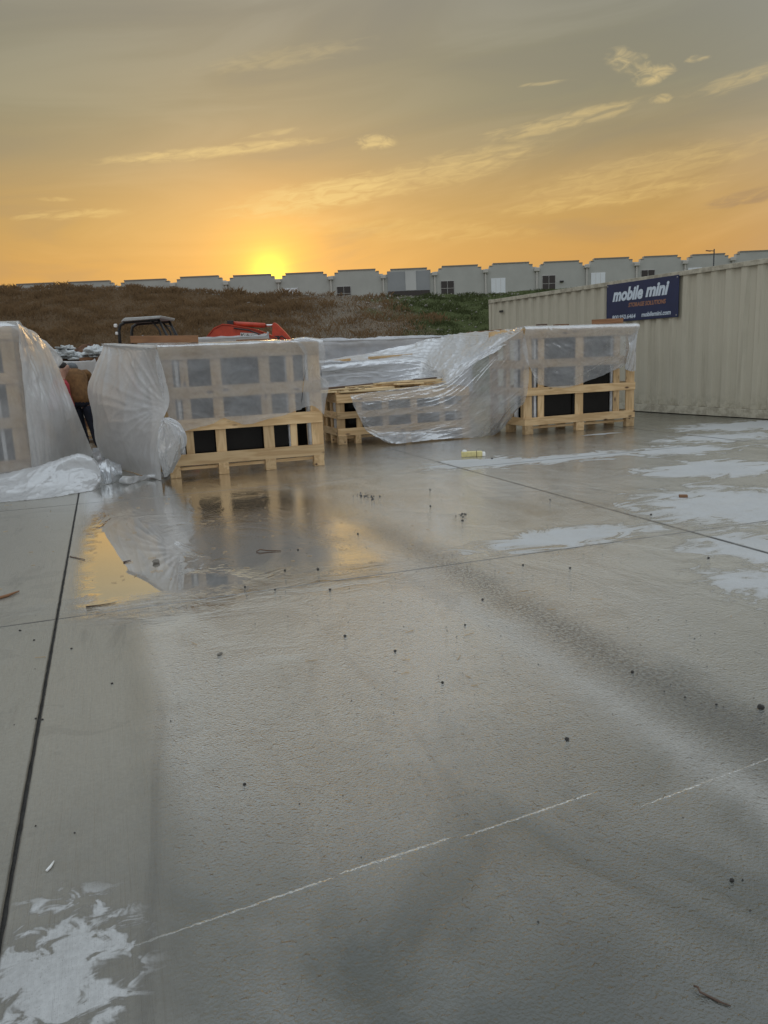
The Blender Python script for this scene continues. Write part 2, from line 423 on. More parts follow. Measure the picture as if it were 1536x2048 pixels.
def dirt_mat():
    m, nt, b = new_mat('embankment_soil')
    v, (x, y, z) = pos_xyz(nt)
    n = nz(nt, v, .5, 5, .6, .4); f = nz(nt, v, 6, 5, .7, .3); s = nz(nt, v, 22, 3, .6)
    brown = cmix(nt, f, (.085, .057, .032), (.18, .12, .07))
    gravel = cmix(nt, s.ss(.4, .62), (.13, .105, .078), (.28, .235, .18))
    green = cmix(nt, f, (.05, .062, .022), (.10, .118, .045))
    gf = ((x + (n - .5) * 9) + (z - 3.0) * .8).ss(.2, 3.2)
    rf = (-(((x + 1.2 + (n - .5) * 5) / 3.4).pw(2))).exp() * .75
    c = cmix(nt, rf, brown, gravel); c = cmix(nt, gf, c, green)
    nt.links.new(c, b.inputs['Base Color']); b.inputs['Roughness'].default_value = .95; b.inputs['Specular IOR Level'].default_value = .1
    bump(nt, b, f * .10 + s * .03)
    return m
M['soil'] = dirt_mat()
def blade_mat(name, a, c_):
    m, nt, b = new_mat(name); out = nt.nodes['Material Output']
    v, (x, y, z) = pos_xyz(nt)
    n = nz(nt, v, 1.4, 4, .65); n2 = nz(nt, v, 30, 2, .5)
    col = cmix(nt, (n * .6 + n2 * .5).sat(), a, c_)
    nt.links.new(col, b.inputs['Base Color']); b.inputs['Roughness'].default_value = .8; b.inputs['Specular IOR Level'].default_value = .15
    tl = nt.nodes.new('ShaderNodeBsdfTranslucent'); nt.links.new(col, tl.inputs[0])
    mx = nt.nodes.new('ShaderNodeMixShader'); mx.inputs[0].default_value = .35
    nt.links.new(b.outputs[0], mx.inputs[1]); nt.links.new(tl.outputs[0], mx.inputs[2]); nt.links.new(mx.outputs[0], out.inputs[0])
    return m
M['dry_grass'] = blade_mat('dry_grass', (.085, .054, .028), (.31, .20, .105))
M['green_grass'] = blade_mat('green_grass', (.038, .048, .018), (.088, .105, .042))
M['stone'] = simple('grey_stone', (.22, .20, .17), .8, 0, .35, 30, .004)
M['dark_stone'] = simple('dark_gravel', (.045, .040, .036), .7, 0, .35, 60, .003)
M['cream'] = None
def container_paint():
    m, nt, b = new_mat('cream_container_paint')
    v, (x, y, z) = pos_xyz(nt, 'object')
    n = nz(nt, v, 1.2, 5, .6); dr = nz(nt, vec(nt, x * 9, y * 9, z * .5), 1.0, 4, .65, .1)
    c = cmix(nt, n, (.46, .425, .33), (.52, .485, .385))
    c = cmix(nt, dr.ss(.50, .74) * .5, c, (.33, .30, .225))
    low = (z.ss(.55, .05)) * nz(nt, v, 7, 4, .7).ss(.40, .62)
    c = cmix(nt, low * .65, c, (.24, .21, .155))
    ch = nz(nt, v, 17, 4, .7).ss(.72, .78)
    c = cmix(nt, ch * .5, c, (.26, .14, .07))
    nt.links.new(c, b.inputs['Base Color']); b.inputs['Roughness'].default_value = .55
    bump(nt, b, n * .01 + nz(nt, v, 5, 3, .5) * .004)
    return m
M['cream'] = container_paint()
M['sign_blue'] = simple('navy_sign_vinyl', (.010, .020, .072), .35, 0, .12, 3)
M['sign_white'] = simple('sign_pale_lettering', (.60, .68, .76), .5, 0, .05)
M['sign_orange'] = simple('sign_orange_lettering', (.36, .17, .09), .5, 0, .1)
M['bldg'] = simple('painted_tilt_up_wall', (.43, .43, .40), .85, 0, .05, .25)
M['bldg_dark'] = simple('dark_grey_wall_band', (.30, .31, .32), .85, 0, .05, .25)
M['bldg_mid'] = simple('light_grey_wall_strip', (.52, .52, .51), .85, 0, .05, .25)
M['coping'] = simple('parapet_coping', (.24, .215, .19), .6)
M['spout'] = simple('downspout_metal', (.50, .48, .44), .5)
M['win'] = simple('dark_window_glass', (.018, .013, .012), .08)
M['winframe'] = simple('window_frame_aluminium', (.45, .44, .42), .5)
M['door_white'] = simple('white_panel_door', (.74, .77, .80), .5, 0, .04)
M['red'] = simple('orange_red_machine_paint', (.50, .055, .022), .38, 0, .15, 5)
M['steel'] = simple('chrome_rod', (.7, .7, .7), .15, 1.0)
M['black'] = simple('black_steel', (.022, .021, .021), .45)
M['roof_grey'] = simple('canopy_grey', (.42, .42, .41), .5)
M['rubber'] = simple('track_rubber', (.02, .02, .02), .8)
M['sticker'] = simple('white_sticker', (.72, .70, .68), .5)
M['jacket'] = simple('brown_duck_canvas', (.17, .085, .030), .9, 0, .25, 14, .006)
M['jeans'] = simple('dark_navy_denim', (.014, .017, .030), .9, 0, .3, 20, .004)
M['skin'] = simple('skin', (.42, .24, .17), .55)
M['hood'] = simple('grey_hood', (.13, .14, .145), .95, 0, .2, 20, .004)
M['redshirt'] = simple('red_shirt', (.36, .035, .045), .85, 0, .2, 14, .005)
M['hair'] = simple('dark_hair', (.015, .011, .009), .7)
M['boot'] = simple('dark_boot', (.022, .017, .013), .7)
M['bag'] = simple('grey_white_sacking', (.50, .52, .52), .8, 0, .25, 9, .01)
M['rust_soil'] = simple('red_brown_soil', (.13, .062, .030), .95, 0, .45, 9, .05)
M['foam'] = simple('yellow_foam_block', (.66, .58, .27), .6, 0, .12, 20)
M['white'] = simple('white_plastic', (.78, .78, .76), .5)
M['splinter'] = simple('wood_splinter', (.42, .30, .17), .8, 0, .3, 30)

# ---------------------------------------------------------------- ground, yard slabs
o = mesh('ground', [(-1500, -300, -.35), (1500, -300, -.35), (1500, 3000, -.35), (-1500, 3000, -.35)], [(0, 1, 2, 3)], M['soil'])
tag(o, kind='structure')
yard = empty('concrete_yard'); tag(yard, kind='structure')
base = mesh('joint_bed', [pq(-6, -15, -.016), pq(-6, 22.7, -.016), pq(29.3, 22.7, -.016), pq(29.3, -15, -.016)], [(0, 1, 2, 3)], M['joint'], yard)
PJ = [-5.9, -3.5, .55, 4.655, 8.75, 12.8, 16.9, 21.0, 25.1, 29.2]
QJ = [-13.9, -9.4, -4.9, -.39, 4.095, 8.6, 13.1, 17.6, 22.6]
rj = random.Random(3)
def slab(p0, p1, q0, q1, near):
    # outline with slightly ragged arrises, bevelled down into the joint
    gq, gp = .0062, .0032
    def side(a, b, n, jit):
        out = []
        for i in range(n):
            t = i / n
            out.append((a[0] + (b[0] - a[0]) * t, a[1] + (b[1] - a[1]) * t, jit))
        return out
    n = 90 if near else 6; m = 60 if near else 6
    A, B, C, D_ = (p0 + gp, q0 + gq), (p0 + gp, q1 - gq), (p1 - gp, q1 - gq), (p1 - gp, q0 + gq)
    ring = side(A, B, m, .0007) + side(B, C, n, .0016) + side(C, D_, m, .0007) + side(D_, A, n, .0016)
    cp, cq = (p0 + p1) / 2, (q0 + q1) / 2
    top, lip, bot = [], [], []
    for (pp, qq, j) in ring:
        jp, jq = rj.uniform(-j, j), rj.uniform(-j, j)
        sx = 1 if pp < cp else -1; sy = 1 if qq < cq else -1
        top.append(pq(pp + jp + sx * .004, qq + jq + sy * .004, 0.0))
        lip.append(pq(pp + jp, qq + jq, -.004))
        bot.append(pq(pp, qq, -.0155))
    N = len(ring)
    verts = top + lip + bot
    faces = [tuple(range(N))] + [(i, i + N, (i + 1) % N + N, (i + 1) % N) for i in range(N)] + [(i + N, i + 2 * N, (i + 1) % N + 2 * N, (i + 1) % N + N) for i in range(N)]
    bm = bmesh.new(); vv = [bm.verts.new(v) for v in verts]
    for f in faces: bm.faces.new([vv[i] for i in f])
    bmesh.ops.recalc_face_normals(bm, faces=bm.faces)
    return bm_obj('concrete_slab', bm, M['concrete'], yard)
for i in range(len(PJ) - 1):
    for j in range(len(QJ) - 1):
        s_ = slab(PJ[i], PJ[i + 1], QJ[j], QJ[j + 1], PJ[i] < 8 and QJ[j] > -5 and QJ[j + 1] < 9)
        if PJ[i] == .55 and QJ[j] == -.39: front_slab = s_
def ridge(q0, p0, q1, p1, n, hgt):
    vs_, fs = [], []
    for i in range(n + 1):
        t = i / n; p_ = p0 + (p1 - p0) * t + rj.uniform(-.002, .002); q_ = q0 + (q1 - q0) * t
        e = min(1, t * 8, (1 - t) * 8 + .1); hh = hgt * (.25 + .75 * rj.random()) * e; w_ = .005 + .004 * rj.random()
        vs_ += [pq(p_ - w_, q_, -.001), pq(p_ + rj.uniform(-.001, .001), q_, hh), pq(p_ + w_ * 1.2, q_, -.001)]
        if i:
            a = 3 * (i - 1); fs += [(a, a + 1, a + 4, a + 3), (a + 1, a + 2, a + 5, a + 4)]
    return mesh('trowel_ridge', vs_, fs, M['concrete'], front_slab, True)
ridge(-.20, 1.785, .46, 1.852, 90, .0013)
ridge(.47, 1.860, .83, 1.888, 60, .0017)
ridge(.85, 1.876, 1.36, 1.925, 80, .0015)
ridge(1.42, 1.80, 2.6, 1.93, 120, .0011)

# ---------------------------------------------------------------- embankment and grass
cx = [-120, -60, -35, -20.9, -14.2, -7.3, -1.4, 3.4, 6.5, 8.7, 14, 25, 50, 120]
cz = [6.0, 6.2, 6.3, 6.12, 5.80, 5.25, 4.90, 4.58, 4.66, 4.64, 4.9, 5.2, 5.4, 5.4]
def fb(x, y, s, o=0): return mnoise.fractal(Vector((x * s + o, y * s, o * .7)), .9, 2.1, 4)
def berm_z(x, y):
    crest = float(np.interp(x, cx, cz)) + fb(x, 0, .35, 5) * .16 + fb(x, 3, 1.6, 2) * .06
    toe, top = 26.5 + fb(x, 0, .1, 1) * 1.2, 45.0
    if y <= toe: return -.36
    if y < top:
        t = (y - toe) / (top - toe)
        prof = t ** .93
        z = crest * prof
        z += (fb(x, y, .32, 9) * .32 + fb(x, y, 1.3, 4) * .09) * math.sin(math.pi * min(1, t)) ** .7 * 1.1
        if t > .96: z = z * (1 - (t - .96) * 1.2) + crest * (t - .96) * 1.2
        return z
    t = y - top
    if t < 25: return crest - .9 * min(1, t / 8.0)
    return (crest - .9) + (7.6 - crest + .9) * min(1, (t - 25) / 95.0)
ys = list(np.linspace(25.5, 46, 62)) + [47.5, 50, 55, 62, 75, 100, 130, 160, 220, 400]
xs = list(np.linspace(-120, -32, 24))[:-1] + list(np.linspace(-32, 20, 190)) + list(np.linspace(20, 120, 28))[1:]
bv = [(x, y, berm_z(x, y)) for y in ys for x in xs]
nx = len(xs)
bf = [(j * nx + i, j * nx + i + 1, (j + 1) * nx + i + 1, (j + 1) * nx + i) for j in range(len(ys) - 1) for i in range(nx - 1)]
o = mesh('hill', bv, bf, M['soil'], None, True); tag(o, kind='structure')

def blades(name, n, xr, accept, hmin, hmax, wd, mat, label, cat, seed, lean=.35):
    r = random.Random(seed); V, Fc = [], []
    k = 0
    while k < n:
        x = r.uniform(*xr); y = 27 + 18.6 * r.random() ** .8
        if r.random() > accept(x, y): continue
        z = berm_z(x, y) - .04
        cl = .5 + .9 * max(0, fb(x, y, .9, 11) + .35)
        h = r.uniform(hmin, hmax) * cl; a = r.uniform(0, 6.283); w_ = wd * r.uniform(.6, 1.3)
        lx, ly = r.gauss(0, lean) * h, r.gauss(0, lean) * h
        dx, dy = math.cos(a) * w_, math.sin(a) * w_ * .5
        b = len(V)
        V += [(x - dx, y - dy, z), (x + dx, y + dy, z), (x + lx * .4 + dx * .6, y + ly * .4, z + h * .62), (x + lx, y + ly, z + h * r.uniform(.85, 1))]
        Fc += [(b, b + 1, b + 2), (b, b + 2, b + 3)]
        k += 1
    o = mesh(name, V, Fc, mat); tag(o, label, cat, kind='stuff')
def green_side(x, y):
    return min(1, max(0, (x + fb(x, y, .25, 3) * 3.5 - .2) / 2.6))
def gravelly(x, y): return math.exp(-((x + 1.4 + fb(x, y, .3, 8) * 2) / 3.0) ** 2)
blades('dry_grass', 100000, (-27, 5), lambda x, y: (1 - green_side(x, y)) * (1 - .80 * gravelly(x, y)), .12, .34, .0105, M['dry_grass'], 'dry brown grass covering the slope of the embankment', 'grass', 1)
blades('green_grass', 50000, (-3, 14), lambda x, y: green_side(x, y), .08, .20, .011, M['green_grass'], 'short green grass on the embankment beside the cream container', 'grass', 2)
def stones(name, spots, mat, label, cat):
    r = random.Random(5); V, Fc = [], []
    for (x, y, z, s) in spots:
        b = len(V)
        pts = [(1, 0, 0), (-1, 0, 0), (0, 1, 0), (0, -1, 0), (0, 0, 1), (0, 0, -.6)]
        for q_ in pts: V.append((x + q_[0] * s * r.uniform(.6, 1.3), y + q_[1] * s * r.uniform(.6, 1.3), z + q_[2] * s * r.uniform(.5, 1.0)))
        for f in ((0, 2, 4), (2, 1, 4), (1, 3, 4), (3, 0, 4), (2, 0, 5), (1, 2, 5), (3, 1, 5), (0, 3, 5)): Fc.append(tuple(b + i for i in f))
    o = mesh(name, V, Fc, mat); tag(o, label, cat, kind='stuff')
rs = random.Random(12); sp_ = []
for i in range(900):
    x = rs.gauss(-1.0, 3.4); y = 27 + 18 * rs.random() ** .5
    sp_.append((x, y, berm_z(x, y), rs.uniform(.025, .07) * (1 + 1.6 * (rs.random() > .96))))
for i in range(500):
    x = rs.uniform(-22, 8); y = 44.2 + rs.random() * .9
    sp_.append((x, y, berm_z(x, y), rs.uniform(.03, .08)))
stones('rubble', sp_, M['stone'], 'loose grey stones and clods scattered over the embankment', 'rubble')

# ---------------------------------------------------------------- warehouse behind the embankment
BY = 180.0
bld = empty('warehouse', (0, BY, 7.0)); tag(bld, 'long grey warehouse with stepped parapet bays behind the embankment', 'building')
jx = [-116, -104.5, -93, -81.4, -69.9, -57.4, -44.9, -33.1, -21.4, -9.7, 2.0, 13.5, 24.85, 36.3, 47.45, 58.6, 69.4, 80.0, 91, 102.5, 114]
TOP = 13.45
for k in range(len(jx) - 1):
    a, b_ = jx[k] + .03, jx[k + 1] - .03; zt = TOP + .006 * max(0, jx[k]) + .12 * math.sin(k * 2.3)
    s1, s2 = .85, 1.65
    entry = abs(jx[k] - 2.0) < .1
    out_ = [(a, -1), (a, zt - .95), (a + s1, zt - .95), (a + s1, zt - .45), (a + s2, zt - .45), (a + s2, zt), (b_ - s2, zt), (b_ - s2, zt - .45), (b_ - s1, zt - .45), (b_ - s1, zt - .95), (b_, zt - .95), (b_, -1)]
    prism('wall_panel', out_, 0, 1.2, M['bldg'], bld)
    cop = [(a + s2 - .05, zt), (a + s2 - .05, zt + .22), (b_ - s2 + .05, zt + .22), (b_ - s2 + .05, zt)]
    prism('coping', cop, -.12, 1.3, M['coping'], bld)
    for (c0, c1, zz) in ((a + .5, a + s2 - .06, zt - .45), (b_ - s2 + .06, b_ - .5, zt - .45)):
        prism('coping', [(c0 + .35, zz), (c0 + .35, zz + .16), (c1, zz + .16), (c1, zz)] if c0 < (a + b_) / 2 else [(c0, zz), (c0, zz + .16), (c1 - .35, zz + .16), (c1 - .35, zz)], -.1, 1.3, M['coping'], bld)
    # rain pipe with its collector head
    box('collector_head', (1.15, .7, .75), (jx[k], -.38, zt - 1.45), M['spout'], bld, bev=.05)
    box('downspout', (.34, .34, zt - 1.0), (jx[k], -.3, (zt - 1.9) / 2), M['spout'], bld, bev=.03)
    if entry:
        prism('entrance_facade', [(a + .9, 2), (a + .9, zt - .46), (b_ - 1.1, zt - .46), (b_ - 1.1, 2)], -.22, -.01, M['bldg_dark'], bld)
        prism('facade_strip', [(a + 4.9, zt - 4.6), (a + 4.9, zt - .47), (a + 7.3, zt - .47), (a + 7.3, zt - 4.6)], -.34, -.225, M['bldg_mid'], bld)
        prism('window_band', [(a + .95, zt - 6.1), (a + .95, zt - 4.65), (b_ - 1.15, zt - 4.65), (b_ - 1.15, zt - 6.1)], -.36, -.225, M['win'], bld)
        prism('facade_base', [(a + .95, zt - 8), (a + .95, zt - 6.14), (a + 5.5, zt - 6.14), (a + 5.5, zt - 8)], -.30, -.225, M['bldg_mid'], bld)
def far_window(px0, px1, py0, py1, door=False):
    c0, c1 = at(px0, py0, BY), at(px1, py1, BY)
    w_, h_ = c1.x - c0.x, c0.z - c1.z
    cxm, czm = (c0.x + c1.x) / 2, (c0.z + c1.z) / 2 - 7.0
    if door:
        d = box('loading_door', (w_, .1, h_), (cxm, -.08, czm), M['door_white'], bld, bev=.02)
        for i in range(1, 3): box('door_seam', (.05, .03, h_ - .1), (-w_ / 2 + w_ * i / 3, -.055, 0), M['spout'], d, bev=0)
        return
    f = box('window', (w_, .10, h_), (cxm, -.07, czm), M['winframe'], bld, bev=.02)
    ph = (h_ - .3) / 2; pw_ = (w_ - .3) / 2
    for sx in (-1, 1):
        for sz in (-1, 1):
            box('pane', (pw_, .04, ph), (sx * (pw_ / 2 + .05), -.052, sz * (ph / 2 + .05)), M['win'], f, bev=0)
far_window(673, 703, 573, 601); far_window(881, 909, 562, 591); far_window(1084, 1111, 551, 583); far_window(1282, 1309, 540, 572)
far_window(567, 598, 577, 600, True); far_window(982, 1011, 557, 590, True); far_window(1182, 1210, 546, 580, True); far_window(1376, 1402, 536, 570, True)
p_ = at(1123, 563, BY); box('wall_light', (.8, .5, .35), (p_.x, -.26, p_.z - 7), M['black'], bld, bev=.05)
for k, hx in enumerate((-75, -20, 28, 66)): box('roof_block', (6, 5, .8), (hx, 30, TOP - 1.6), M['bldg_mid'], bld, bev=.05)
prism('roof_deck', [(jx[0], TOP - 2.2), (jx[0], TOP - 2.0), (jx[-1], TOP - 2.0), (jx[-1], TOP - 2.2)], 1.25, 70, M['bldg_mid'], bld)

# lamp post standing before the warehouse
t_ = at(1428.5, 498, 150); b0 = berm_z(t_.x, 150)
lp = empty('lamp_post', (t_.x, 150, b0)); tag(lp, 'thin dark lamp post with one side arm before the warehouse', 'lamp post')
tube('pole', [(0, 0, 0), (0, 0, t_.z - b0)], [.16, .11], M['black'], lp)
tube('arm', [(0, 0, t_.z - b0 - .35), (-.9, 0, t_.z - b0 - .25)], .07, M['black'], lp)
box('lamp_head', (.9, .35, .16), (-1.1, 0, t_.z - b0 - .28), simple('lamp_head_brown', (.20, .08, .05), .5), lp, rot=(0, .15, 0), bev=.03)

# ---------------------------------------------------------------- storage container
ce = Vector((.42230, -.90646, 0)); c_org = Vector((3.1616, 22.3341, 0)); CL, CH, CW = 12.2, 2.84, 2.44
cang = math.atan2(ce.y, ce.x)
con = empty('storage_container', c_org, cang); tag(con, 'long cream corrugated steel storage container behind the crates', 'container')
# local: x along the long side towards the camera, y = away behind (positive y is on the far side)
def corrugated(name, x0, x1, z0, z1, yf, sgn, parent):
    pitch, d = .345, .052
    prof = []; xx = x0
    while xx < x1 - .01:
        for (dx, dd) in ((0, 0), (.115, 0), (.165, d), (.295, d)):
            if xx + dx <= x1: prof.append((xx + dx, yf + sgn * dd))
        xx += pitch
    prof.append((x1, yf))
    V = [(a, b, z0) for a, b in prof] + [(a, b, z1) for a, b in prof]
    n = len(prof)
    return mesh(name, V, [(i, i + 1, i + 1 + n, i + n) for i in range(n - 1)], M['cream'], parent)
corrugated('side_wall', .11, CL - .11, .17, CH - .07, .025, 1, con)
corrugated('side_wall', .11, CL - .11, .17, CH - .07, CW - .025, -1, con)
box('top_rail', (CL - .2, .07, .09), (CL / 2, .035, CH - .05), M['cream'], con)
box('top_rail', (CL - .2, .07, .09), (CL / 2, CW - .035, CH - .05), M['cream'], con)
box('bottom_rail', (CL - .2, .06, .155), (CL / 2, .034, .09), M['cream'], con)
box('bottom_rail', (CL - .2, .06, .155), (CL / 2, CW - .034, .09), M['cream'], con)
for xx in (.055, CL - .055):
    for yy in (.055, CW - .055):
        box('corner_post', (.11, .11, CH - .24), (xx, yy, CH / 2), M['cream'], con)
        for zz in (.06, CH - .055): box('corner_casting', (.125, .125, .115), (xx, yy, zz), M['cream'], con, bev=.012)
box('roof_sheet', (CL - .15, CW - .12, .03), (CL / 2, CW / 2, CH - .03), M['cream'], con)
box('floor_frame', (CL - .2, CW - .2, .05), (CL / 2, CW / 2, .14), M['dark_board'], con)
for xx, nm in ((.06, 'end_wall'), (CL - .06, 'end_door'),):
    box(nm, (.05, CW - .22, CH - .24), (xx, CW / 2, CH / 2), M['cream'], con)
box('vent', (.16, .03, .05), (.60, .012, 2.49), M['black'], con)
# banner fixed on the side
def text_mesh(name, s, size, loc, mat, parent, shear=0.0, bold=0.0, width=None, depth=.001):
    cu = bpy.data.curves.new(name, 'FONT'); cu.body = s; cu.size = size; cu.shear = shear; cu.offset = bold; cu.extrude = depth; cu.resolution_u = 3
    to = bpy.data.objects.new(name, cu); COL.objects.link(to)
    bpy.context.view_layer.update()
    dg = bpy.context.evaluated_depsgraph_get()
    me = bpy.data.meshes.new_from_object(to.evaluated_get(dg)); bpy.data.objects.remove(to)
    me.materials.clear(); me.materials.append(mat)
    co = np.empty(len(me.vertices) * 3); me.vertices.foreach_get('co', co); co = co.reshape(-1, 3)
    co[:, 0] -= co[:, 0].min()
    if width: co[:, 0] *= width / co[:, 0].max()
    me.vertices.foreach_set('co', co.ravel()); me.update()
    o = bpy.data.objects.new(name, me); o.location = loc; o.rotation_euler = (math.pi / 2, 0, 0); link(o, parent)
    return o
sg = empty('banner_sign', c_org + ce * 4.82 + Vector((0, 0, 1.95)), cang)
tag(sg, 'navy banner with pale lettering fixed to the side of the cream container', 'sign')
pn = box('panel', (2.11, .02, .82), (1.055, .006, .41), M['sign_blue'], sg, bev=.004)
text_mesh('lettering', 'mobile', .37, (.20, -.006, .455), M['sign_white'], sg, .28, .016, .93)
text_mesh('lettering', 'mini', .37, (1.20, -.006, .475), M['sign_white'], sg, .28, .016, .66)
text_mesh('lettering', 'STORAGE SOLUTIONS', .12, (.70, -.006, .295), M['sign_orange'], sg, .2, .003, 1.08)
text_mesh('lettering', '800.950.6464', .125, (.20, -.006, .055), M['sign_white'], sg, .12, .002, .72)
text_mesh('lettering', 'mobilemini.com', .13, (1.10, -.006, .065), M['sign_white'], sg, .12, .003, .82)
for xx in (.04, 2.07):
    for zz in (.04, .78): box('rivet', (.02, .012, .02), (xx, -.008, zz), M['spout'], sg, bev=.003)

# ---------------------------------------------------------------- crates
CA = RAD(20)
ex = Vector((math.cos(CA), math.sin(CA), 0)); ey = Vector((-math.sin(CA), math.cos(CA), 0))
class Crate: pass
def crate(org, W, D, Hh, label, verts, horis, feet, side_verts, name='wooden_crate', group=None, mat=None, seed=0, contents=True, ang=CA):
    mat = mat or M['pine']
    r = random.Random(seed)
    c = Crate(); c.o = Vector((org[0], org[1], 0)); c.W, c.D, c.H = W, D, Hh
    root = empty(name, c.o, ang); tag(root, label, 'crate', group); c.root = root
    T = .024
    def hb(u0, u1, z0, z1, v, nm='rail', thick=T):
        box(nm, (u1 - u0, thick, z1 - z0), ((u0 + u1) / 2, v, (z0 + z1) / 2 + r.uniform(-.004, .004)), mat, root, rot=(r.uniform(-.01, .01), r.uniform(-.004, .004), 0), bev=.003)
    def vb(u0, u1, z0, z1, v, nm='upright', thick=T):
        box(nm, (z1 - z0, thick, u1 - u0), ((u0 + u1) / 2 + r.uniform(-.004, .004), v, (z0 + z1) / 2), mat, root, rot=(0, -math.pi / 2 + r.uniform(-.005, .005), 0), bev=.003)
    def hs(v0, v1, z0, z1, u, nm='side_rail', thick=T):
        box(nm, (v1 - v0, thick, z1 - z0), (u, (v0 + v1) / 2, (z0 + z1) / 2), mat, root, rot=(0, 0, math.pi / 2), bev=.003)
    def vs2(v0, v1, z0, z1, u, nm='side_upright', thick=T):
        box(nm, (z1 - z0, v1 - v0, thick), (u, (v0 + v1) / 2, (z0 + z1) / 2), mat, root, rot=(0, -math.pi / 2, 0), bev=.003)
    for fr, v0 in ((1, 0.0), (0, D)):
        sg_ = 1 if fr else -1
        for (z0, z1) in horis: hb(.002, W - .002, z0, z1, v0 + sg_ * .013)
        for (u0, u1) in verts: vb(u0, u1, .152, Hh - .012, v0 + sg_ * .040)
    for (z0, z1) in horis:
        hs(.056, D - .056, z0, z1, .013); hs(.056, D - .056, z0, z1, W - .013)
    for (v0, v1) in side_verts:
        vs2(v0, v1, .152, Hh - .012, .040); vs2(v0, v1, .152, Hh - .012, W - .040)
    # skid: blocks and bottom deck
    for v in (.05, D / 2, D - .05):
        for (u0, u1) in feet: box('foot_block', (.10, u1 - u0, .148), ((u0 + u1) / 2, v, .0745), mat, root, rot=(0, 0, math.pi / 2), bev=.004)
    for k in range(5):
        v = .08 + (D - .16) * k / 4; hb(.03, W - .03, .151, .170, v + .06, 'deck_board', .09)
    hb(.14, W - .14, .085, .125, .075, 'skid_board', .02)
    for k in range(4):
        v = .1 + (D - .2) * k / 3; hb(.01, W - .01, Hh - .011, Hh + .008, v, 'lid_board', .10)
    c.ang = ang
    return c
def P(c, u, v, z):
    e1 = Vector((math.cos(c.ang), math.sin(c.ang), 0)); e2 = Vector((-math.sin(c.ang), math.cos(c.ang), 0))
    return c.o + e1 * u + e2 * v + Vector((0, 0, z))
def on_face(c, px, py, v=-.035):
    """point on the crate's front plane (offset v) in direction (px, py)"""
    n = Vector((-math.sin(c.ang), math.cos(c.ang), 0)); p0 = P(c, 0, v, 0); d = ray(px, py); o_ = Vector((0, 0, CAM_H))
    return o_ + d * ((p0 - o_).dot(n) / d.dot(n))
def window_unit(c, u0, u1, v, z0, z1, label, mull=()):
    root = empty('window_unit', P(c, u0, v, z0), c.ang); tag(root, label, 'window', 'packed window units in the crates')
    w_, h_, t, d = u1 - u0, z1 - z0, .045, .07
    box('stile', (h_, d, t), (t / 2, 0, h_ / 2), M['vinyl'], root, rot=(0, -math.pi / 2, 0)); box('stile', (h_, d, t), (w_ - t / 2, 0, h_ / 2), M['vinyl'], root, rot=(0, -math.pi / 2, 0))
    box('frame_rail', (w_ - 2 * t - .004, d - .004, t), (w_ / 2, 0, t / 2), M['vinyl'], root); box('frame_rail', (w_ - 2 * t - .004, d - .004, t), (w_ / 2, 0, h_ - t / 2), M['vinyl'], root)
    us = [t] + [x for x in mull] + [w_ - t]
    for x in mull: box('mullion', (h_ - 2 * t - .004, d - .02, .03), (x, 0, h_ / 2), M['black'], root, rot=(0, -math.pi / 2, 0))
    for a, b_ in zip(us, us[1:]): box('glass_pane', (b_ - a - .034, .012, h_ - 2 * t - .004), ((a + b_) / 2, -.008, h_ / 2), M['glass_black'], root, bev=0)

HCC = [(.150, .295), (.585, .735), (.985, 1.135), (1.475, 1.628)]
CC = crate((-2.68, 9.70), 2.04, 2.15, 1.63, 'slatted pine crate with white sheet bunched at its side, before the excavator',
           [(.0, .15), (.24, .34), (.62, .75), (1.23, 1.37), (1.60, 1.69), (1.88, 2.04)], HCC, [(.01, .14), (.62, .75), (1.23, 1.37), (1.89, 2.03)],
           [(.06, .18), (.7, .82), (1.35, 1.47), (1.97, 2.09)], seed=1)
HRC = [(.150, .285), (.655, .79), (1.11, 1.25), (1.60, 1.755)]
RC = crate((2.445, 13.16), 2.26, 1.25, 1.76, 'slatted pine crate half draped in clear sheet beside the cream container',
           [(.0, .16), (.28, .40), (1.02, 1.18), (1.81, 1.94), (2.08, 2.26)], HRC, [(.01, .17), (1.03, 1.19), (2.08, 2.25)],
           [(.06, .18), (.56, .68), (1.07, 1.19)], seed=2)
TC = crate((-.70, 12.80), 2.42, .88, .84, 'low pine crate carrying a loose pile of boards',
           [(.0, .14), (.34, .44), (.80, .92), (1.32, 1.44), (1.85, 1.95), (2.28, 2.42)], [(.15, .27), (.43, .54), (.69, .835)], [(.01, .15), (.30, .40), (1.2, 1.3), (2.27, 2.41)],
           [(.06, .16), (.40, .50), (.73, .83)], seed=3)
MC = crate((-1.22, 15.05), 2.55, 1.1, 1.335, 'crate under cloudy sheet behind the low crate of boards',
           [(.0, .14), (.45, .57), (1.0, 1.12), (1.55, 1.67), (2.41, 2.55)], [(.15, .29), (.60, .73), (1.19, 1.33)], [(.01, .15), (1.2, 1.34), (2.4, 2.54)],
           [(.06, .18), (.92, 1.04)], seed=4)
FB = crate((-1.75, 17.6), 4.2, 1.2, 1.79, 'far long crate under plastic at the foot of the embankment',
           [(.0, .14), (.7, .82), (1.4, 1.52), (2.1, 2.22), (2.9, 3.02), (4.06, 4.2)], [(.15, .29), (.68, .82), (1.22, 1.36), (1.64, 1.785)], [(.01, .15), (2.0, 2.14), (4.05, 4.19)],
           [(.06, .18), (1.02, 1.14)], seed=5)
BC = crate((-3.72, 12.75), 1.98, 1.1, 1.80, 'tall plastic-wrapped crate directly behind the bunched-sheet crate',
           [(.0, .14), (.6, .72), (1.2, 1.32), (1.84, 1.98)], [(.15, .29), (.68, .82), (1.22, 1.36), (1.645, 1.79)], [(.01, .15), (.9, 1.04), (1.83, 1.97)],
           [(.06, .18), (.92, 1.04)], seed=6)
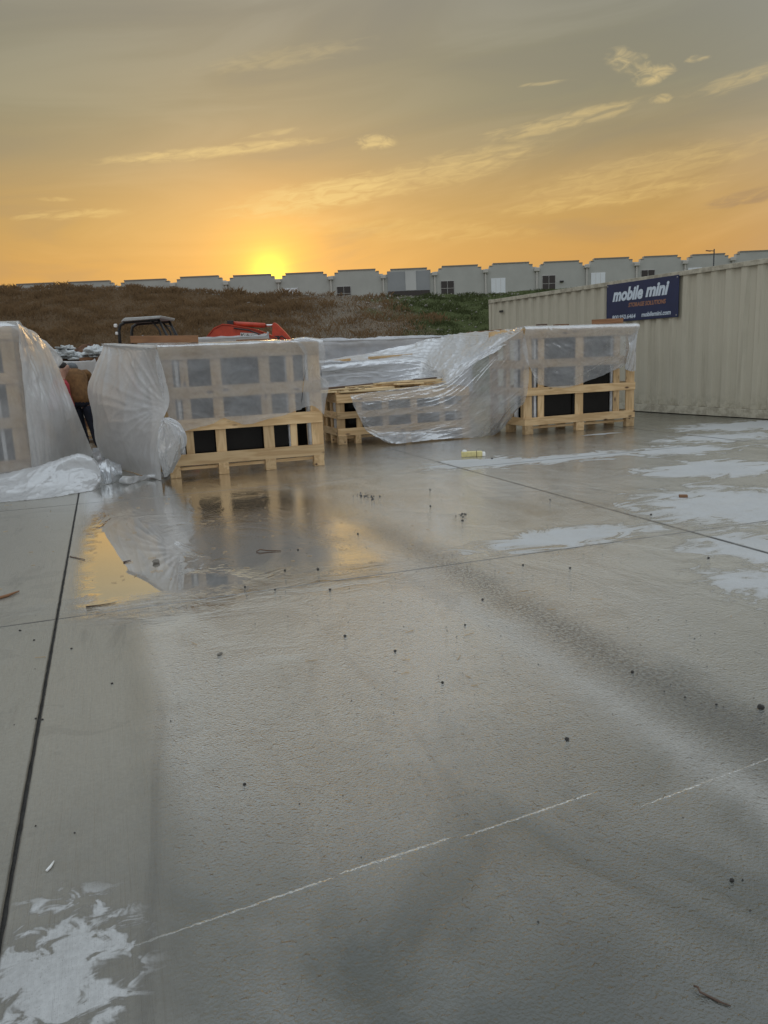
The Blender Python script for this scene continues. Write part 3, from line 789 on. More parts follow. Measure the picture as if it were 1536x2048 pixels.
LC = crate((-6.66, 9.31), 2.20, 1.55, 1.97, 'tall crate under milky sheet cut off by the photo edge',
           [(.0, .15), (.55, .68), (1.1, 1.23), (1.68, 1.80), (2.04, 2.20)], [(.15, .29), (.70, .84), (1.26, 1.40), (1.81, 1.96)], [(.01, .15), (1.0, 1.14), (2.05, 2.19)],
           [(.06, .18), (.7, .82), (1.37, 1.49)], seed=7)
SB = crate((-6.3, 14.7), .98, .8, 1.53, 'small pale wrapped crate behind the person in the brown jacket',
           [(.0, .12), (.43, .55), (.86, .98)], [(.15, .27), (.75, .87), (1.40, 1.525)], [(.01, .13), (.85, .97)], [(.06, .16), (.64, .74)], seed=8)
# glazing packed inside the crates
for c, nm in ((CC, 'bunched-sheet crate'), (RC, 'crate beside the container'), (TC, 'low board-topped crate'), (MC, 'crate behind the low crate'), (FB, 'far long crate'), (BC, 'tall wrapped crate behind'), (LC, 'tall milky-sheeted crate')):
    n_ = 3 if c.W > 1.9 else 2
    window_unit(c, .06, c.W - .06, .42, .175, c.H - .03, 'dark glazed window unit, inner one in the ' + nm, [(c.W - .12) * k / 3 for k in (1, 2)])
window_unit(CC, .185, 1.635, .115, .175, 1.60, 'dark window unit with white edge in front slats of bunched-sheet crate', (.50,))
window_unit(RC, .235, 1.845, .115, .175, 1.72, 'dark window unit with white edge in crate beside container', (.80,))
window_unit(LC, .2, 1.95, .12, .175, 1.90, 'dark window unit behind milky sheet in the tall crate', (.8,))

# ---------------------------------------------------------------- plastic sheets
def catmull(a, n):
    a = np.asarray(a, float); m = len(a)
    ext = np.concatenate([[2 * a[0] - a[1]], a, [2 * a[-1] - a[-2]]])
    t = np.linspace(0, m - 1, n); i = np.minimum(t.astype(int), m - 2); f = (t - i).reshape((-1,) + (1,) * (a.ndim - 1))
    p0, p1, p2, p3 = ext[i], ext[i + 1], ext[i + 2], ext[i + 3]
    return .5 * (2 * p1 + (p2 - p0) * f + (2 * p0 - 5 * p1 + 4 * p2 - p3) * f ** 2 + (3 * p1 - p0 - 3 * p2 + p3) * f ** 3)
def sheet(name, label, rows, mat, nu=90, nv=70, wr=.02, fu=7, fv=3, seed=0, pleats=(), ang=0.0, hem=.02, floor=True, group='plastic sheets over the crates', fine=.35, cat='plastic sheet', keep_top=0.0):
    g = np.array([[tuple(p) for p in r] for r in rows])
    g = catmull(g, nv); g = np.swapaxes(catmull(np.swapaxes(g, 0, 1), nu), 0, 1)   # nv x nu x 3
    dv = np.gradient(g, axis=0); du = np.gradient(g, axis=1)
    nrm = np.cross(du, dv); nrm /= (np.linalg.norm(nrm, axis=2, keepdims=True) + 1e-9)
    # turn normals towards the open yard
    if (nrm[:, :, 1].mean() > 0): nrm = -nrm
    ca, sa = math.cos(ang), math.sin(ang)
    sp_ = Vector((seed * 3.7, seed * 1.9, seed * 5.1))
    disp = np.zeros(g.shape[:2])
    for j in range(nv):
        t = j / (nv - 1)
        for i in range(nu):
            s = i / (nu - 1)
            a, b = s * ca + t * sa, -s * sa + t * ca
            w1 = mnoise.noise(Vector((a * 2.1, b * 2.1, 3)) + sp_) * .35
            n1 = mnoise.noise(Vector((a * fu + w1 * 3, b * fv + w1, 0)) + sp_)
            n2 = mnoise.noise(Vector((a * fu * 2.3 + w1 * 5, b * fv * 1.7, 7)) + sp_)
            n3 = mnoise.noise(Vector((a * fu * .8 + b * 6, b * fu * 2.2 - a * 3, 17)) + sp_)
            r1 = 1 - min(1, abs(n1) * 3.2); r2 = 1 - min(1, abs(n2) * 3.4); r3 = 1 - min(1, abs(n3) * 5)
            d = n1 * 1.1 + r1 ** 3 * .38 + r2 ** 3 * fine * .6 + r3 ** 4 * .22
            for (ps, pt, k, amp, fall) in pleats:
                x_, y_ = s - ps, t - pt; rr = math.hypot(x_, y_); th = math.atan2(y_, x_)
                wv = math.sin(th * k + mnoise.noise(Vector((th * 3, rr * 2, seed))) * 3)
                d += amp / wr * (1 - abs(wv)) ** 2 * min(1, rr * 5) * math.exp(-rr / fall)
            k_ = 1.0 if not keep_top else min(1, .25 + t / keep_top)
            disp[j, i] = d * wr * k_
    g = g + nrm * disp[:, :, None]
    # torn, wavy hem
    if hem:
        for i in range(nu):
            s = i / (nu - 1); dz = hem * (mnoise.noise(Vector((s * 9, seed, 1))) + .5 * mnoise.noise(Vector((s * 27, seed, 4))))
            for j in range(nv):
                g[j, i, 2] += dz * max(0, (j / (nv - 1) - .8) / .2)
    if floor: g[:, :, 2] = np.maximum(g[:, :, 2], .006)
    verts = g.reshape(-1, 3); faces = [(j * nu + i, j * nu + i + 1, (j + 1) * nu + i + 1, (j + 1) * nu + i) for j in range(nv - 1) for i in range(nu - 1)]
    o = mesh(name, verts.tolist(), faces, mat, None, True)
    return tag(o, label, cat, group)
def wrap(c, zf, zb, zs, label, mat, seed, wr=.015, off=.03, nu=80, nv=90, sag=.02):
    """a sheet thrown over a crate: front drop, top, back drop, with folded ends"""
    W, D, Hh = c.W, c.D, c.H
    sec = [(-off - .03, zf), (-off - .01, (zf + Hh) / 2), (-off, Hh - .04), (.03, Hh + .022), (D * .5, Hh + .022 - sag * .3), (D - .03, Hh + .022), (D + off, Hh - .04), (D + off + .02, (zb + Hh) / 2), (D + off + .03, zb)]
    cols = [(-off - .02, 'e'), (-off, 'k'), (.04, 'm'), (W * .25, 'm'), (W * .5, 'm'), (W * .75, 'm'), (W - .04, 'm'), (W + off, 'k'), (W + off + .02, 'e')]
    rows = []
    for (v, z) in sec:
        row = []
        for (u, k) in cols:
            zz = z
            if k == 'k': zz = min(z, Hh - .03)
            if k == 'e': zz = min(z, zs)
            vv = min(max(v, -off), D + off) if k != 'm' else v
            row.append(P(c, u, vv, zz))
        rows.append(row)
    return sheet('plastic_sheet', label, rows, mat, nu, nv, wr, 8, 9, seed, hem=0, pleats=((.12, .30, 15, wr * 1.1, .5), (.85, .33, 19, wr * 1.1, .6)), fine=.6)

FACE = lambda c, pts, v=-.035: [on_face(c, x, y, v) for x, y in pts]
# over the front of the crate with the bunched sheet
top_cc = [P(CC, u, .75, 1.668) for u in (.0, .42, .84, 1.26, 1.52, 1.74)]
edge_cc = [P(CC, u, .0, 1.662) for u in (.0, .42, .84, 1.26, 1.52, 1.74)]
sheet('plastic_sheet', 'clear sheet hanging down the front of the bunched-sheet crate', [top_cc, edge_cc,
      FACE(CC, [(311, 722), (385, 715), (452, 712), (530, 708), (580, 706), (614, 704)]),
      FACE(CC, [(320, 770), (390, 768), (455, 765), (530, 760), (578, 757), (608, 752)], -.045),
      FACE(CC, [(333, 820), (400, 815), (455, 810), (515, 808), (572, 800), (604, 790)], -.05),
      FACE(CC, [(350, 866), (410, 852), (450, 838), (492, 848), (560, 832), (603, 818)], -.04)], M['film'], 120, 90, .012, 5, 9, 1, ang=.35, hem=.02, fine=.6, keep_top=.5)
sheet('plastic_sheet', 'narrow clear sheet tied round the post nearest the gap by the low crate', [
      [P(CC, 1.70, .3, 1.672), P(CC, 1.86, .3, 1.676), P(CC, 2.07, .3, 1.66)],
      [P(CC, 1.70, -.03, 1.67), P(CC, 1.86, -.05, 1.685), P(CC, 2.08, -.03, 1.655)],
      FACE(CC, [(612, 715), (630, 716), (651, 716)], -.06), FACE(CC, [(611, 745), (624, 747), (640, 748)], -.06),
      FACE(CC, [(607, 772), (628, 770), (657, 766)], -.07), FACE(CC, [(604, 800), (630, 800), (652, 800)], -.06), FACE(CC, [(603, 816), (628, 812), (648, 830)], -.06)],
      M['film'], 40, 60, .012, 3, 5, 2, hem=.015)
# bunched sheet on its side
sheet('plastic_sheet', 'big milky sheet bulging from the side of the bunched-sheet crate', [
      [P(CC, .25, 2.1, 1.70), P(CC, .25, 1.4, 1.67), P(CC, .22, .7, 1.66), P(CC, .2, .02, 1.655)],
      [at(210, 687, 11.85), at(240, 690, 11.2), at(275, 692, 10.45), at(310, 695, 9.68)],
      [at(205, 695, 11.93), at(239, 699, 11.2), at(275, 702, 10.42), at(313, 704, 9.65)],
      [at(190, 732, 11.95), at(225, 735, 11.2), at(272, 745, 10.35), at(328, 752, 9.60)],
      [at(174, 776, 12.0), at(208, 785, 11.2), at(262, 798, 10.25), at(338, 800, 9.56)],
      [at(184, 830, 12.0), at(203, 840, 11.2), at(255, 850, 10.2), at(326, 838, 9.55)],
      [at(192, 880, 12.0), at(206, 895, 11.2), at(262, 900, 10.2), at(320, 885, 9.56)],
      [gnd(204, 915), gnd(222, 932), gnd(282, 950), gnd(322, 962)]], M['film_milky'], 110, 110, .024, 4.5, 1.4, 3, pleats=((1.0, .62, 16, .020, .5), (.05, .12, 9, .02, .6)), hem=0, keep_top=.3)
sheet('plastic_sheet', 'loose tail of sheet tied in a knot and fanned out below', [
      [at(322, 840, 9.5), at(329, 836, 9.46), at(338, 834, 9.5)],
      [at(316, 865, 9.48), at(338, 858, 9.40), at(360, 846, 9.5)],
      [at(316, 895, 9.48), at(345, 890, 9.38), at(374, 878, 9.5)],
      [at(322, 930, 9.50), at(342, 926, 9.42), at(362, 912, 9.52)],
      [at(328, 955, 9.55), at(336, 952, 9.5), at(344, 945, 9.55)]], M['film_half'], 50, 70, .022, 3, 1.6, 4, pleats=((.5, 0, 8, .02, .8),), hem=0)
tl_pts = [(340, 946), (322, 957), (300, 958), (282, 962), (262, 968), (246, 966)]
rows = []
for k, (x, y) in enumerate(tl_pts):
    c0 = gnd(x, y); r_ = (.05, .07, .06, .05, .09, .07)[k]
    rows.append([c0 + Vector((math.cos(a) * .03, math.cos(a) * r_, max(-.0, r_ * .55 + math.sin(a) * r_ * .55))) for a in (-1.6, -.4, .8, 1.57, 2.4, 3.6, 4.7)])
sheet('plastic_sheet', 'twisted white tail of plastic lying at the corner of the bunched-sheet crate', rows, M['film_milky'], 30, 70, .016, 4, 7, 5, hem=0)
# right crate front
top_rc = [P(RC, u, .5, 1.795) for u in (.0, .5, 1.0, 1.5, 2.0, 2.27)]
edge_rc = [P(RC, u, -.02, 1.785) for u in (.0, .5, 1.0, 1.5, 2.0, 2.28)]
sheet('plastic_sheet', 'clear sheet with scalloped hem down the front of the crate by the container', [top_rc, edge_rc,
      FACE(RC, [(1044, 690), (1090, 688), (1140, 684), (1190, 680), (1238, 676), (1273, 672)], -.04),
      FACE(RC, [(1052, 720), (1092, 720), (1140, 716), (1190, 712), (1235, 706), (1266, 700)], -.05),
      FACE(RC, [(1064, 745), (1095, 750), (1140, 746), (1185, 738), (1230, 725), (1256, 715)], -.05),
      FACE(RC, [(1072, 765), (1098, 774), (1135, 774), (1172, 764), (1225, 742), (1249, 732)], -.04)], M['film'], 110, 80, .013, 5, 7, 6, pleats=((0, .15, 14, .012, .6),), ang=-.4, hem=.02, fine=.5, keep_top=.5)
sheet('plastic_sheet', 'sheet corner dangling at the container end of the scalloped sheet', [
      [P(RC, 2.14, .2, 1.80), P(RC, 2.22, .1, 1.80), P(RC, 2.32, .1, 1.795)],
      FACE(RC, [(1258, 690), (1266, 690), (1275, 660)], -.06), FACE(RC, [(1251, 725), (1262, 722), (1272, 705)], -.07), FACE(RC, [(1250, 738), (1260, 742), (1271, 742)], -.06)], M['film_half'], 36, 50, .012, 3, 2, 7, hem=.01)
# big sheet sweeping from the right crate down over the low crate
sheet('plastic_sheet', 'wide clear sheet sweeping down over the low crate onto the wet concrete', [
      [at(700, 790, 12.72), at(760, 783, 12.90), at(830, 774, 13.12), at(893, 762, 13.40), at(965, 710, 13.42), at(1046, 660, 13.10)],
      [at(706, 808, 12.68), at(762, 803, 12.84), at(832, 797, 13.02), at(902, 788, 13.25), at(975, 742, 13.30), at(1054, 695, 13.06)],
      [at(716, 830, 12.66), at(766, 828, 12.80), at(838, 822, 12.98), at(912, 814, 13.15), at(988, 775, 13.20), at(1058, 738, 13.04)],
      [at(726, 850, 12.66), at(772, 852, 12.78), at(842, 845, 12.95), at(922, 838, 13.05), at(1000, 805, 13.12), at(1056, 775, 13.04)],
      [at(737, 866, 12.66), at(776, 868, 12.74), at(846, 862, 12.92), at(930, 855, 13.0), at(1000, 832, 13.12), at(1050, 800, 13.08)],
      [gnd(772, 884, .05), gnd(800, 888, .02), gnd(860, 881, .02), gnd(925, 876, .02), gnd(990, 868, .03), at(1040, 812, 13.2)]],
      M['film'], 150, 110, .028, 9, 3.0, 8, pleats=((1.0, 0, 26, .022, .9), (0, .0, 10, .01, .5)), ang=.62, hem=.0, fine=.5)
sheet('plastic_sheet', 'bluish sheet draped between the far crate and the crate by the container', [
      [at(640, 722, 16.6), at(740, 708, 16.6), at(815, 690, 16.5), at(870, 677, 16.3), at(930, 667, 15.6), at(1000, 660, 14.15), at(1046, 657, 13.08)],
      [at(640, 727, 15.9), at(745, 716, 16.1), at(825, 706, 16.0), at(878, 700, 15.6), at(932, 694, 14.8), at(985, 684, 13.9), at(1036, 668, 13.12)],
      [at(642, 733, 15.02), at(745, 724, 15.30), at(838, 719, 15.45), at(870, 735, 14.7), at(900, 730, 14.2), at(938, 722, 13.8), at(995, 694, 13.40)],
      [at(644, 752, 14.98), at(748, 745, 15.22), at(838, 742, 15.2), at(872, 755, 14.4), at(898, 754, 13.8), at(942, 725, 13.6), at(1005, 692, 13.3)],
      [at(646, 778, 14.94), at(752, 772, 15.15), at(838, 768, 15.0), at(872, 768, 14.2), at(898, 767, 13.55), at(946, 728, 13.45), at(1015, 690, 13.18)]],
      M['film_pale'], 170, 90, .032, 10, 3, 9, pleats=((1, .3, 26, .03, .9), (.0, .5, 12, .015, .5)), ang=.25, hem=0, fine=.6)
wrap(MC, .42, .5, .7, 'cloudy sheet over the crate behind the low crate of boards', M['film_pale'], 10, .042)
wrap(FB, .5, .5, .7, 'long pale sheet over the far long crate', M['film_pale'], 11, .042, nu=130)
wrap(BC, .6, .6, .6, 'pale sheet wrapped over the tall crate behind the bunched-sheet crate', M['film_half'], 12, .018)
wrap(SB, .5, .5, .6, 'pale sheet wrapped over the small crate behind the brown jacket', M['film_milky'], 13, .012, nu=50, nv=60)
# tall crate at the edge
sheet('plastic_sheet', 'milky sheet down the front of the tall crate at the photo edge', [
      [P(LC, u, .8, 2.01) for u in (-.05, .6, 1.2, 1.8, 2.29)], [P(LC, u, -.02, 2.005) for u in (-.05, .6, 1.2, 1.8, 2.29)],
      [P(LC, u, -.05, 1.5) for u in (-.05, .6, 1.2, 1.8, 2.29)], [P(LC, u, -.07, .9) for u in (-.05, .6, 1.2, 1.8, 2.31)], [P(LC, u, -.09, .3) for u in (-.05, .6, 1.2, 1.8, 2.33)], [P(LC, u, -.14, .02) for u in (-.05, .6, 1.2, 1.8, 2.28)]],
      M['film'], 100, 90, .014, 6, 5, 14, hem=0, keep_top=.4)
sheet('plastic_sheet', 'milky sheet slanting like a tent from the tall crate towards the gap', [
      [P(LC, 2.05, .05, 2.01), P(LC, 2.05, .5, 2.01), P(LC, 2.05, 1.0, 2.01), P(LC, 2.05, 1.5, 2.01)],
      [at(34, 645, 10.02), at(52, 656, 10.6), at(72, 668, 11.2), at(86, 682, 11.8)],
      [at(40, 700, 9.95), at(68, 698, 10.5), at(92, 705, 11.0), at(112, 722, 11.5)],
      [at(46, 765, 9.9), at(84, 762, 10.3), at(112, 765, 10.8), at(134, 778, 11.2)],
      [at(54, 840, 9.85), at(104, 838, 10.15), at(134, 832, 10.55), at(158, 834, 10.95)],
      [gnd(66, 965), gnd(112, 955), gnd(150, 940), gnd(192, 920)]], M['film_milky'], 90, 100, .024, 6, 2, 15, pleats=((.0, .15, 12, .02, .8),), hem=0, keep_top=.3)
sheet('plastic_sheet', 'flap of milky sheet hanging behind the tent-like sheet near the people', [
      [at(70, 672, 11.6), at(80, 676, 11.7), at(93, 682, 11.8)], [at(84, 690, 11.7), at(97, 694, 11.8), at(112, 704, 11.9)],
      [at(98, 715, 11.8), at(112, 714, 11.9), at(126, 721, 12.0)], [at(110, 748, 11.7), at(113, 744, 11.8), at(115, 738, 11.9)]], M['film_milky'], 30, 40, .014, 3, 3, 16, hem=0)
# fallen heaps of sheet on the concrete
hb_ = [(-70, 0), (0, 0), (60, 0), (110, 0), (150, 0), (185, 0), (200, 0)]
sheet('plastic_sheet_heap', 'long crumpled heap of white plastic on the concrete before the tall crate', [
      [gnd(-70, 972), gnd(0, 968), gnd(60, 962), gnd(110, 955), gnd(150, 950), gnd(186, 952), gnd(197, 958)],
      [at(-70, 956, 9.25), at(0, 952, 9.25), at(60, 936, 9.3), at(110, 922, 9.4), at(150, 911, 9.45), at(186, 918, 9.45), at(199, 938, 9.4)],
      [at(-70, 975, 8.95), at(0, 968, 8.95), at(60, 956, 9.0), at(110, 946, 9.1), at(150, 938, 9.2), at(187, 944, 9.25), at(201, 955, 9.25)],
      [at(-70, 992, 8.7), at(0, 988, 8.7), at(60, 980, 8.8), at(110, 972, 8.9), at(150, 965, 9.0), at(186, 962, 9.1), at(201, 964, 9.1)],
      [gnd(-70, 1010), gnd(0, 1006), gnd(60, 1001), gnd(110, 995), gnd(150, 988), gnd(186, 981), gnd(200, 972)]], M['film_milky'], 130, 70, .024, 6, 4, 17, hem=0, fine=.6, cat='plastic heap', group='fallen plastic on the concrete', ang=.2)
sheet('plastic_sheet_heap', 'small crumple of clear plastic beside the long white heap', [
      [gnd(192, 945), gnd(212, 938), gnd(235, 945)], [at(190, 930, 9.9), at(213, 922, 10.0), at(240, 932, 10.1)],
      [at(192, 945, 9.6), at(215, 938, 9.65), at(244, 945, 9.7)], [gnd(196, 966), gnd(218, 968), gnd(246, 958)]], M['film_half'], 44, 36, .030, 4, 4, 18, hem=0, fine=.8, cat='plastic heap', group='fallen plastic on the concrete')
sheet('plastic_sheet_heap', 'low clear crumple on the ground by the brown-jacketed person\'s boots', [
      [gnd(190, 905), gnd(215, 905), gnd(240, 918)], [at(186, 898, 12.3), at(216, 902, 12.0), at(246, 915, 11.2)], [gnd(188, 930), gnd(214, 936), gnd(246, 940)]], M['film_half'], 40, 30, .03, 4, 3, 19, hem=0, fine=.8, cat='plastic heap', group='fallen plastic on the concrete')

# ---------------------------------------------------------------- loose lumber
def plank(name, label, a, b, w_, t, mat, group=None, roll=0.0):
    a, b = Vector(a), Vector(b); d = b - a
    o = box(name, (d.length, w_, t), (a + b) / 2, mat, None, bev=.003)
    q = d.to_track_quat('X', 'Z'); o.rotation_euler = (q @ Matrix.Rotation(roll, 3, 'X').to_quaternion()).to_euler()
    return tag(o, label, 'board', group)
plank('plank', 'brown timber lying on top edge of the bunched-sheet crate', P(CC, -.30, .12, 1.735), P(CC, .50, .02, 1.715), .05, .085, M['brown_board'])
plank('plank', 'thin brown board on top of the bunched-sheet crate near the excavator arm', P(CC, 1.1, .7, 1.70), P(CC, 1.62, .75, 1.70), .09, .022, M['brown_board'])
plank('plank', 'brown timber on the crate below the navy banner', P(RC, 1.45, .16, 1.845), P(RC, 2.12, .22, 1.86), .05, .085, M['brown_board'])
plank('plank', 'short dark offcut on the crate by the container', P(RC, .42, .3, 1.822), P(RC, .62, .3, 1.822), .05, .04, M['dark_board'])
plank('plank', 'short brown offcut next to the dark offcut on that crate', P(RC, .80, .35, 1.82), P(RC, 1.06, .32, 1.82), .09, .025, M['brown_board'])
plank('plank', 'pine board on the sheet of the middle crate, shorter of two', at(640, 726, 15.25), at(700, 719, 15.5), .09, .045, M['pine'])
plank('plank', 'long pine board on the sheet of the middle crate', at(738, 716, 15.55), at(837, 709, 16.0), .09, .05, M['pine'])
plank('plank', 'thin brown board along the far sheet above the wide clear sheet', at(935, 666, 16.8), at(1005, 659.5, 17.2), .1, .03, M['brown_board'])
# pile on the low crate
gp = 'boards piled loose on the low crate'
rp = random.Random(21)
plank('board', 'longest dark-edged board along the back of the board pile', P(TC, -.22, .80, .895), P(TC, 2.46, .86, .995), .05, .035, M['dark_board'])
plank('board', 'long board along the front edge of the board pile', P(TC, .06, .02, .862), P(TC, 2.18, .04, .868), .09, .022, M['pale_pine'])
plank('board', 'wide pale board at the open end of the board pile', P(TC, -.10, .10, .868), P(TC, -.02, .84, .872), .30, .022, M['pale_pine'])
for lay in range(5):
    for k in range(12 if lay < 3 else 8):
        u = (.12 + .16 * k if lay < 2 else (.55 + .14 * k if lay < 3 else .95 + .15 * k)) + rp.uniform(-.06, .06); v = rp.uniform(.10, .72); L = rp.uniform(.30, .75)
        a = rp.gauss(0, .30) + (1.57 if rp.random() < .12 else 0)
        z = .866 + .023 * lay + rp.uniform(0, .006)
        du, dv_ = math.cos(a) * L / 2, math.sin(a) * L / 2
        v = min(max(v, .1 + abs(dv_)), .78 - abs(dv_) * .6)
        u = min(u, 2.36 - abs(du))
        plank('board', 'short pale offcut in the loose pile on the low crate', P(TC, u - du, v - dv_, z), P(TC, u + du, v + dv_, z + rp.uniform(-.006, .014)), rp.uniform(.05, .11), .020,
              M['pale_pine'] if rp.random() < .8 else M['pine'], gp)

# ---------------------------------------------------------------- excavator
EY = 18.5
def xz(px, py): q = at(px, py, EY); return (q.x, q.z)
ex_ = empty('mini_excavator', (0, EY, 0)); tag(ex_, 'orange-red mini excavator with grey canopy behind the crates', 'excavator')
for yy in (-.55, .55):
    prism('track', [(-6.55, .18), (-6.4, .02), (-4.75, .02), (-4.6, .18), (-4.6, .42), (-4.75, .55), (-6.4, .55), (-6.55, .42)], yy - .16, yy + .16, M['rubber'], ex_, .02)
box('undercarriage', (1.3, .8, .3), (-5.55, 0, .35), M['black'], ex_, bev=.02)
prism('engine_hood', [(-6.5, .62), (-6.55, 1.15), (-6.3, 1.35), (-5.7, 1.35), (-5.6, .9), (-4.7, .9), (-4.7, .62)], -.6, .6, M['red'], ex_, .03)
box('seat', (.45, .5, .5), (-5.45, .05, 1.2), M['black'], ex_, bev=.06)
def post(a, b, nm='canopy_post', r=.032): tube(nm, [(x, y, z) for x, y, z in (a, b)], r, M['black'], ex_)
x0, zt0 = xz(249, 645); x1, zt1 = xz(333, 640)
for yy in (-.46, .46):
    tube('canopy_post', [(x0 - .02, yy, 1.25), (x0, yy, zt0 - .20), (x0 + .04, yy, zt0 - .08), (x0 + .16, yy, zt0 - .02), (x1 - .06, yy, zt1 - .01)], .038, M['black'], ex_)
    tube('canopy_post', [(x1 - .06, yy, zt1 - .01), (x1 + .20, yy, 1.85), (x1 + .36, yy, 1.0)], .030, M['black'], ex_)
    tube('canopy_post', [(x1 - .22, yy, zt1 - .02), (x1 - .06, yy, 2.2), (x1 + .12, yy, 1.0)], .022, M['black'], ex_)
tube('handrail', [(x1 + .12, -.55, 2.30), (x1 + .24, -.58, 2.26), (x1 + .36, -.58, 1.95), (x1 + .42, -.55, 1.6)], .014, M['black'], ex_)
c0, c1 = xz(258, 643), xz(337, 634)
prism('canopy_roof', [(c0[0], c0[1] - .03), (c0[0] + .10, c0[1] + .05), (c1[0], c1[1] + .0), (c1[0] - .03, c1[1] - .06)], -.62, .62, M['roof_grey'], ex_, .012)
box('work_lamp', (.07, .08, .08), (x0 - .05, -.5, zt0 - .09), M['sticker'], ex_, bev=.015)
box('work_lamp', (.06, .07, .07), (x0 - .04, -.5, zt0 - .26), M['sticker'], ex_, bev=.015)
# boom
bo = [xz(x, y) for x, y in ((404, 700), (414, 677), (430, 658), (447, 650), (462, 651), (490, 656), (512, 660), (532, 667), (556, 678), (556, 690), (530, 690), (490, 684), (455, 680), (438, 690), (430, 705))]
bo = [(-4.5, 1.0)] + bo[0:1] + bo[1:] + [(-4.15, 1.0)]
boom = prism('boom', bo, -.11, .11, M['red'], ex_, .012)
fl = [xz(x, y) for x, y in ((414, 676), (430, 657), (447, 649), (462, 650), (490, 655), (512, 659), (532, 666), (556, 677))]
bm = bmesh.new()
vv = []
for (x, z) in fl: vv.append([bm.verts.new((x, -.135, z + .012)), bm.verts.new((x, .135, z + .012)), bm.verts.new((x, .135, z - .012)), bm.verts.new((x, -.135, z - .012))])
for a, b_ in zip(vv, vv[1:]):
    for k in range(4): bm.faces.new((a[k], a[(k + 1) % 4], b_[(k + 1) % 4], b_[k]))
bmesh.ops.recalc_face_normals(bm, faces=bm.faces)
bm_obj('flange', bm, M['red'], boom)
tube('hydraulic_hose', [(xz(470, 657)[0], -.15, xz(470, 657)[1]), (xz(500, 661)[0], -.17, xz(500, 661)[1]), (xz(530, 672)[0], -.17, xz(530, 672)[1]), (xz(552, 682)[0], -.16, xz(552, 682)[1]), (xz(565, 672)[0], -.16, xz(565, 672)[1]), (xz(580, 684)[0], -.16, xz(580, 684)[1])], .016, M['black'], ex_)
st_ = xz(482, 665); st2 = xz(517, 675)
sk = box('sticker', (st2[0] - st_[0], .006, .13), ((st_[0] + st2[0]) / 2, -.116, (st_[1] + st2[1]) / 2 - .02), M['sticker'], boom, rot=(0, .07, 0), bev=0)
text_mesh('lettering', 'Kubota', .13, (-.19, -.005, -.045), M['black'], sk, .1, .003, .38)
ca_, cb_ = xz(459, 646), xz(530, 650); cc_ = xz(548, 650)
cyl = tube('boom_cylinder', [(ca_[0], 0, ca_[1] - .01), (cb_[0], 0, cb_[1] - .01)], .055, M['red'], ex_, 12)
tube('rod', [(cb_[0], 0, cb_[1] - .01), (cc_[0], 0, cc_[1] - .01)], .028, M['steel'], cyl, 10)
prism('cylinder_bracket', [(ca_[0] - .04, ca_[1] - .12), (ca_[0] - .04, ca_[1] + .05), (ca_[0] + .10, ca_[1] + .05), (ca_[0] + .10, ca_[1] - .12)], -.08, .08, M['black'], ex_, .006)
ar = [xz(x, y) for x, y in ((546, 647), (550, 645), (555, 648), (572, 665), (584, 680), (600, 705), (590, 712), (566, 700), (550, 690), (545, 668))]
prism('arm', ar, -.09, .09, M['red'], ex_, .01)
prism('arm_lower', [ar[5], (ar[5][0] + .35, .75), (ar[5][0] + .22, .72), ar[6]], -.08, .08, M['red'], ex_, .006)
prism('bucket', [(ar[5][0] + .16, .78), (ar[5][0] + .46, .72), (ar[5][0] + .50, .40), (ar[5][0] + .25, .12), (ar[5][0] - .08, .22), (ar[5][0] + .14, .45)], -.28, .28, M['black'], ex_, .01)
prism('pivot_plate', [xz(x, y) for x, y in ((549, 672), (560, 672), (562, 692), (548, 692))], -.125, .125, M['black'], ex_, .004)
prism('dozer_blade', [(-4.35, .03), (-4.28, .03), (-4.28, .42), (-4.35, .42)], -.75, .75, M['red'], ex_, .01)

# ---------------------------------------------------------------- spoil heap with sacking
def lump(name, cpt, rx, ry, h, mat, parent, seed, n=40, amp=.3, flat=.0):
    V, Fc = [], []
    for j in range(n // 2 + 1):
        t = j / (n // 2)
        for i in range(n):
            a = 2 * math.pi * i / n
            rr = math.sin(t * math.pi / 2); zz = math.cos(t * math.pi / 2)
            k = 1 + amp * mnoise.fractal(Vector((math.cos(a) * rr * 2 + seed, math.sin(a) * rr * 2, zz * 2)), .9, 2, 4)
            V.append((cpt[0] + math.cos(a) * rr * rx * k, cpt[1] + math.sin(a) * rr * ry * k, cpt[2] + max(0, min(zz * 1.0, 1 - flat)) * h * k))
    for j in range(n // 2):
        for i in range(n): Fc.append((j * n + i, j * n + (i + 1) % n, (j + 1) * n + (i + 1) % n, (j + 1) * n + i))
    return mesh(name, V, Fc, mat, parent, True)
hp = empty('spoil_heap', (-6.6, 17.6, 0)); tag(hp, 'heap of red-brown soil with torn grey-white sacking, beyond the people', 'heap')
lump('soil', (0, 0, -.02), 1.25, .9, 1.95, M['rust_soil'], hp, 3.0, 56, .16, .08)
for k, (px, py, rx, rz_) in enumerate(((128, 704, .30, .13), (146, 711, .26, .10), (190, 699, .22, .17), (133, 694, .16, .07), (163, 715, .22, .08), (196, 709, .12, .10))):
    q = at(px, py, 16.85 + .1 * (k % 2)); s_ = lump('sacking', (q.x + 6.6, q.y - 17.6, q.z - rz_ * .6), rx, .35, rz_, M['bag'], hp, 5.0 + k, 30, .55)
plank('plank', 'orange-brown board resting on the spoil heap', at(158, 719, 16.55), at(203, 714, 16.75), .10, .06, M['brown_board'])

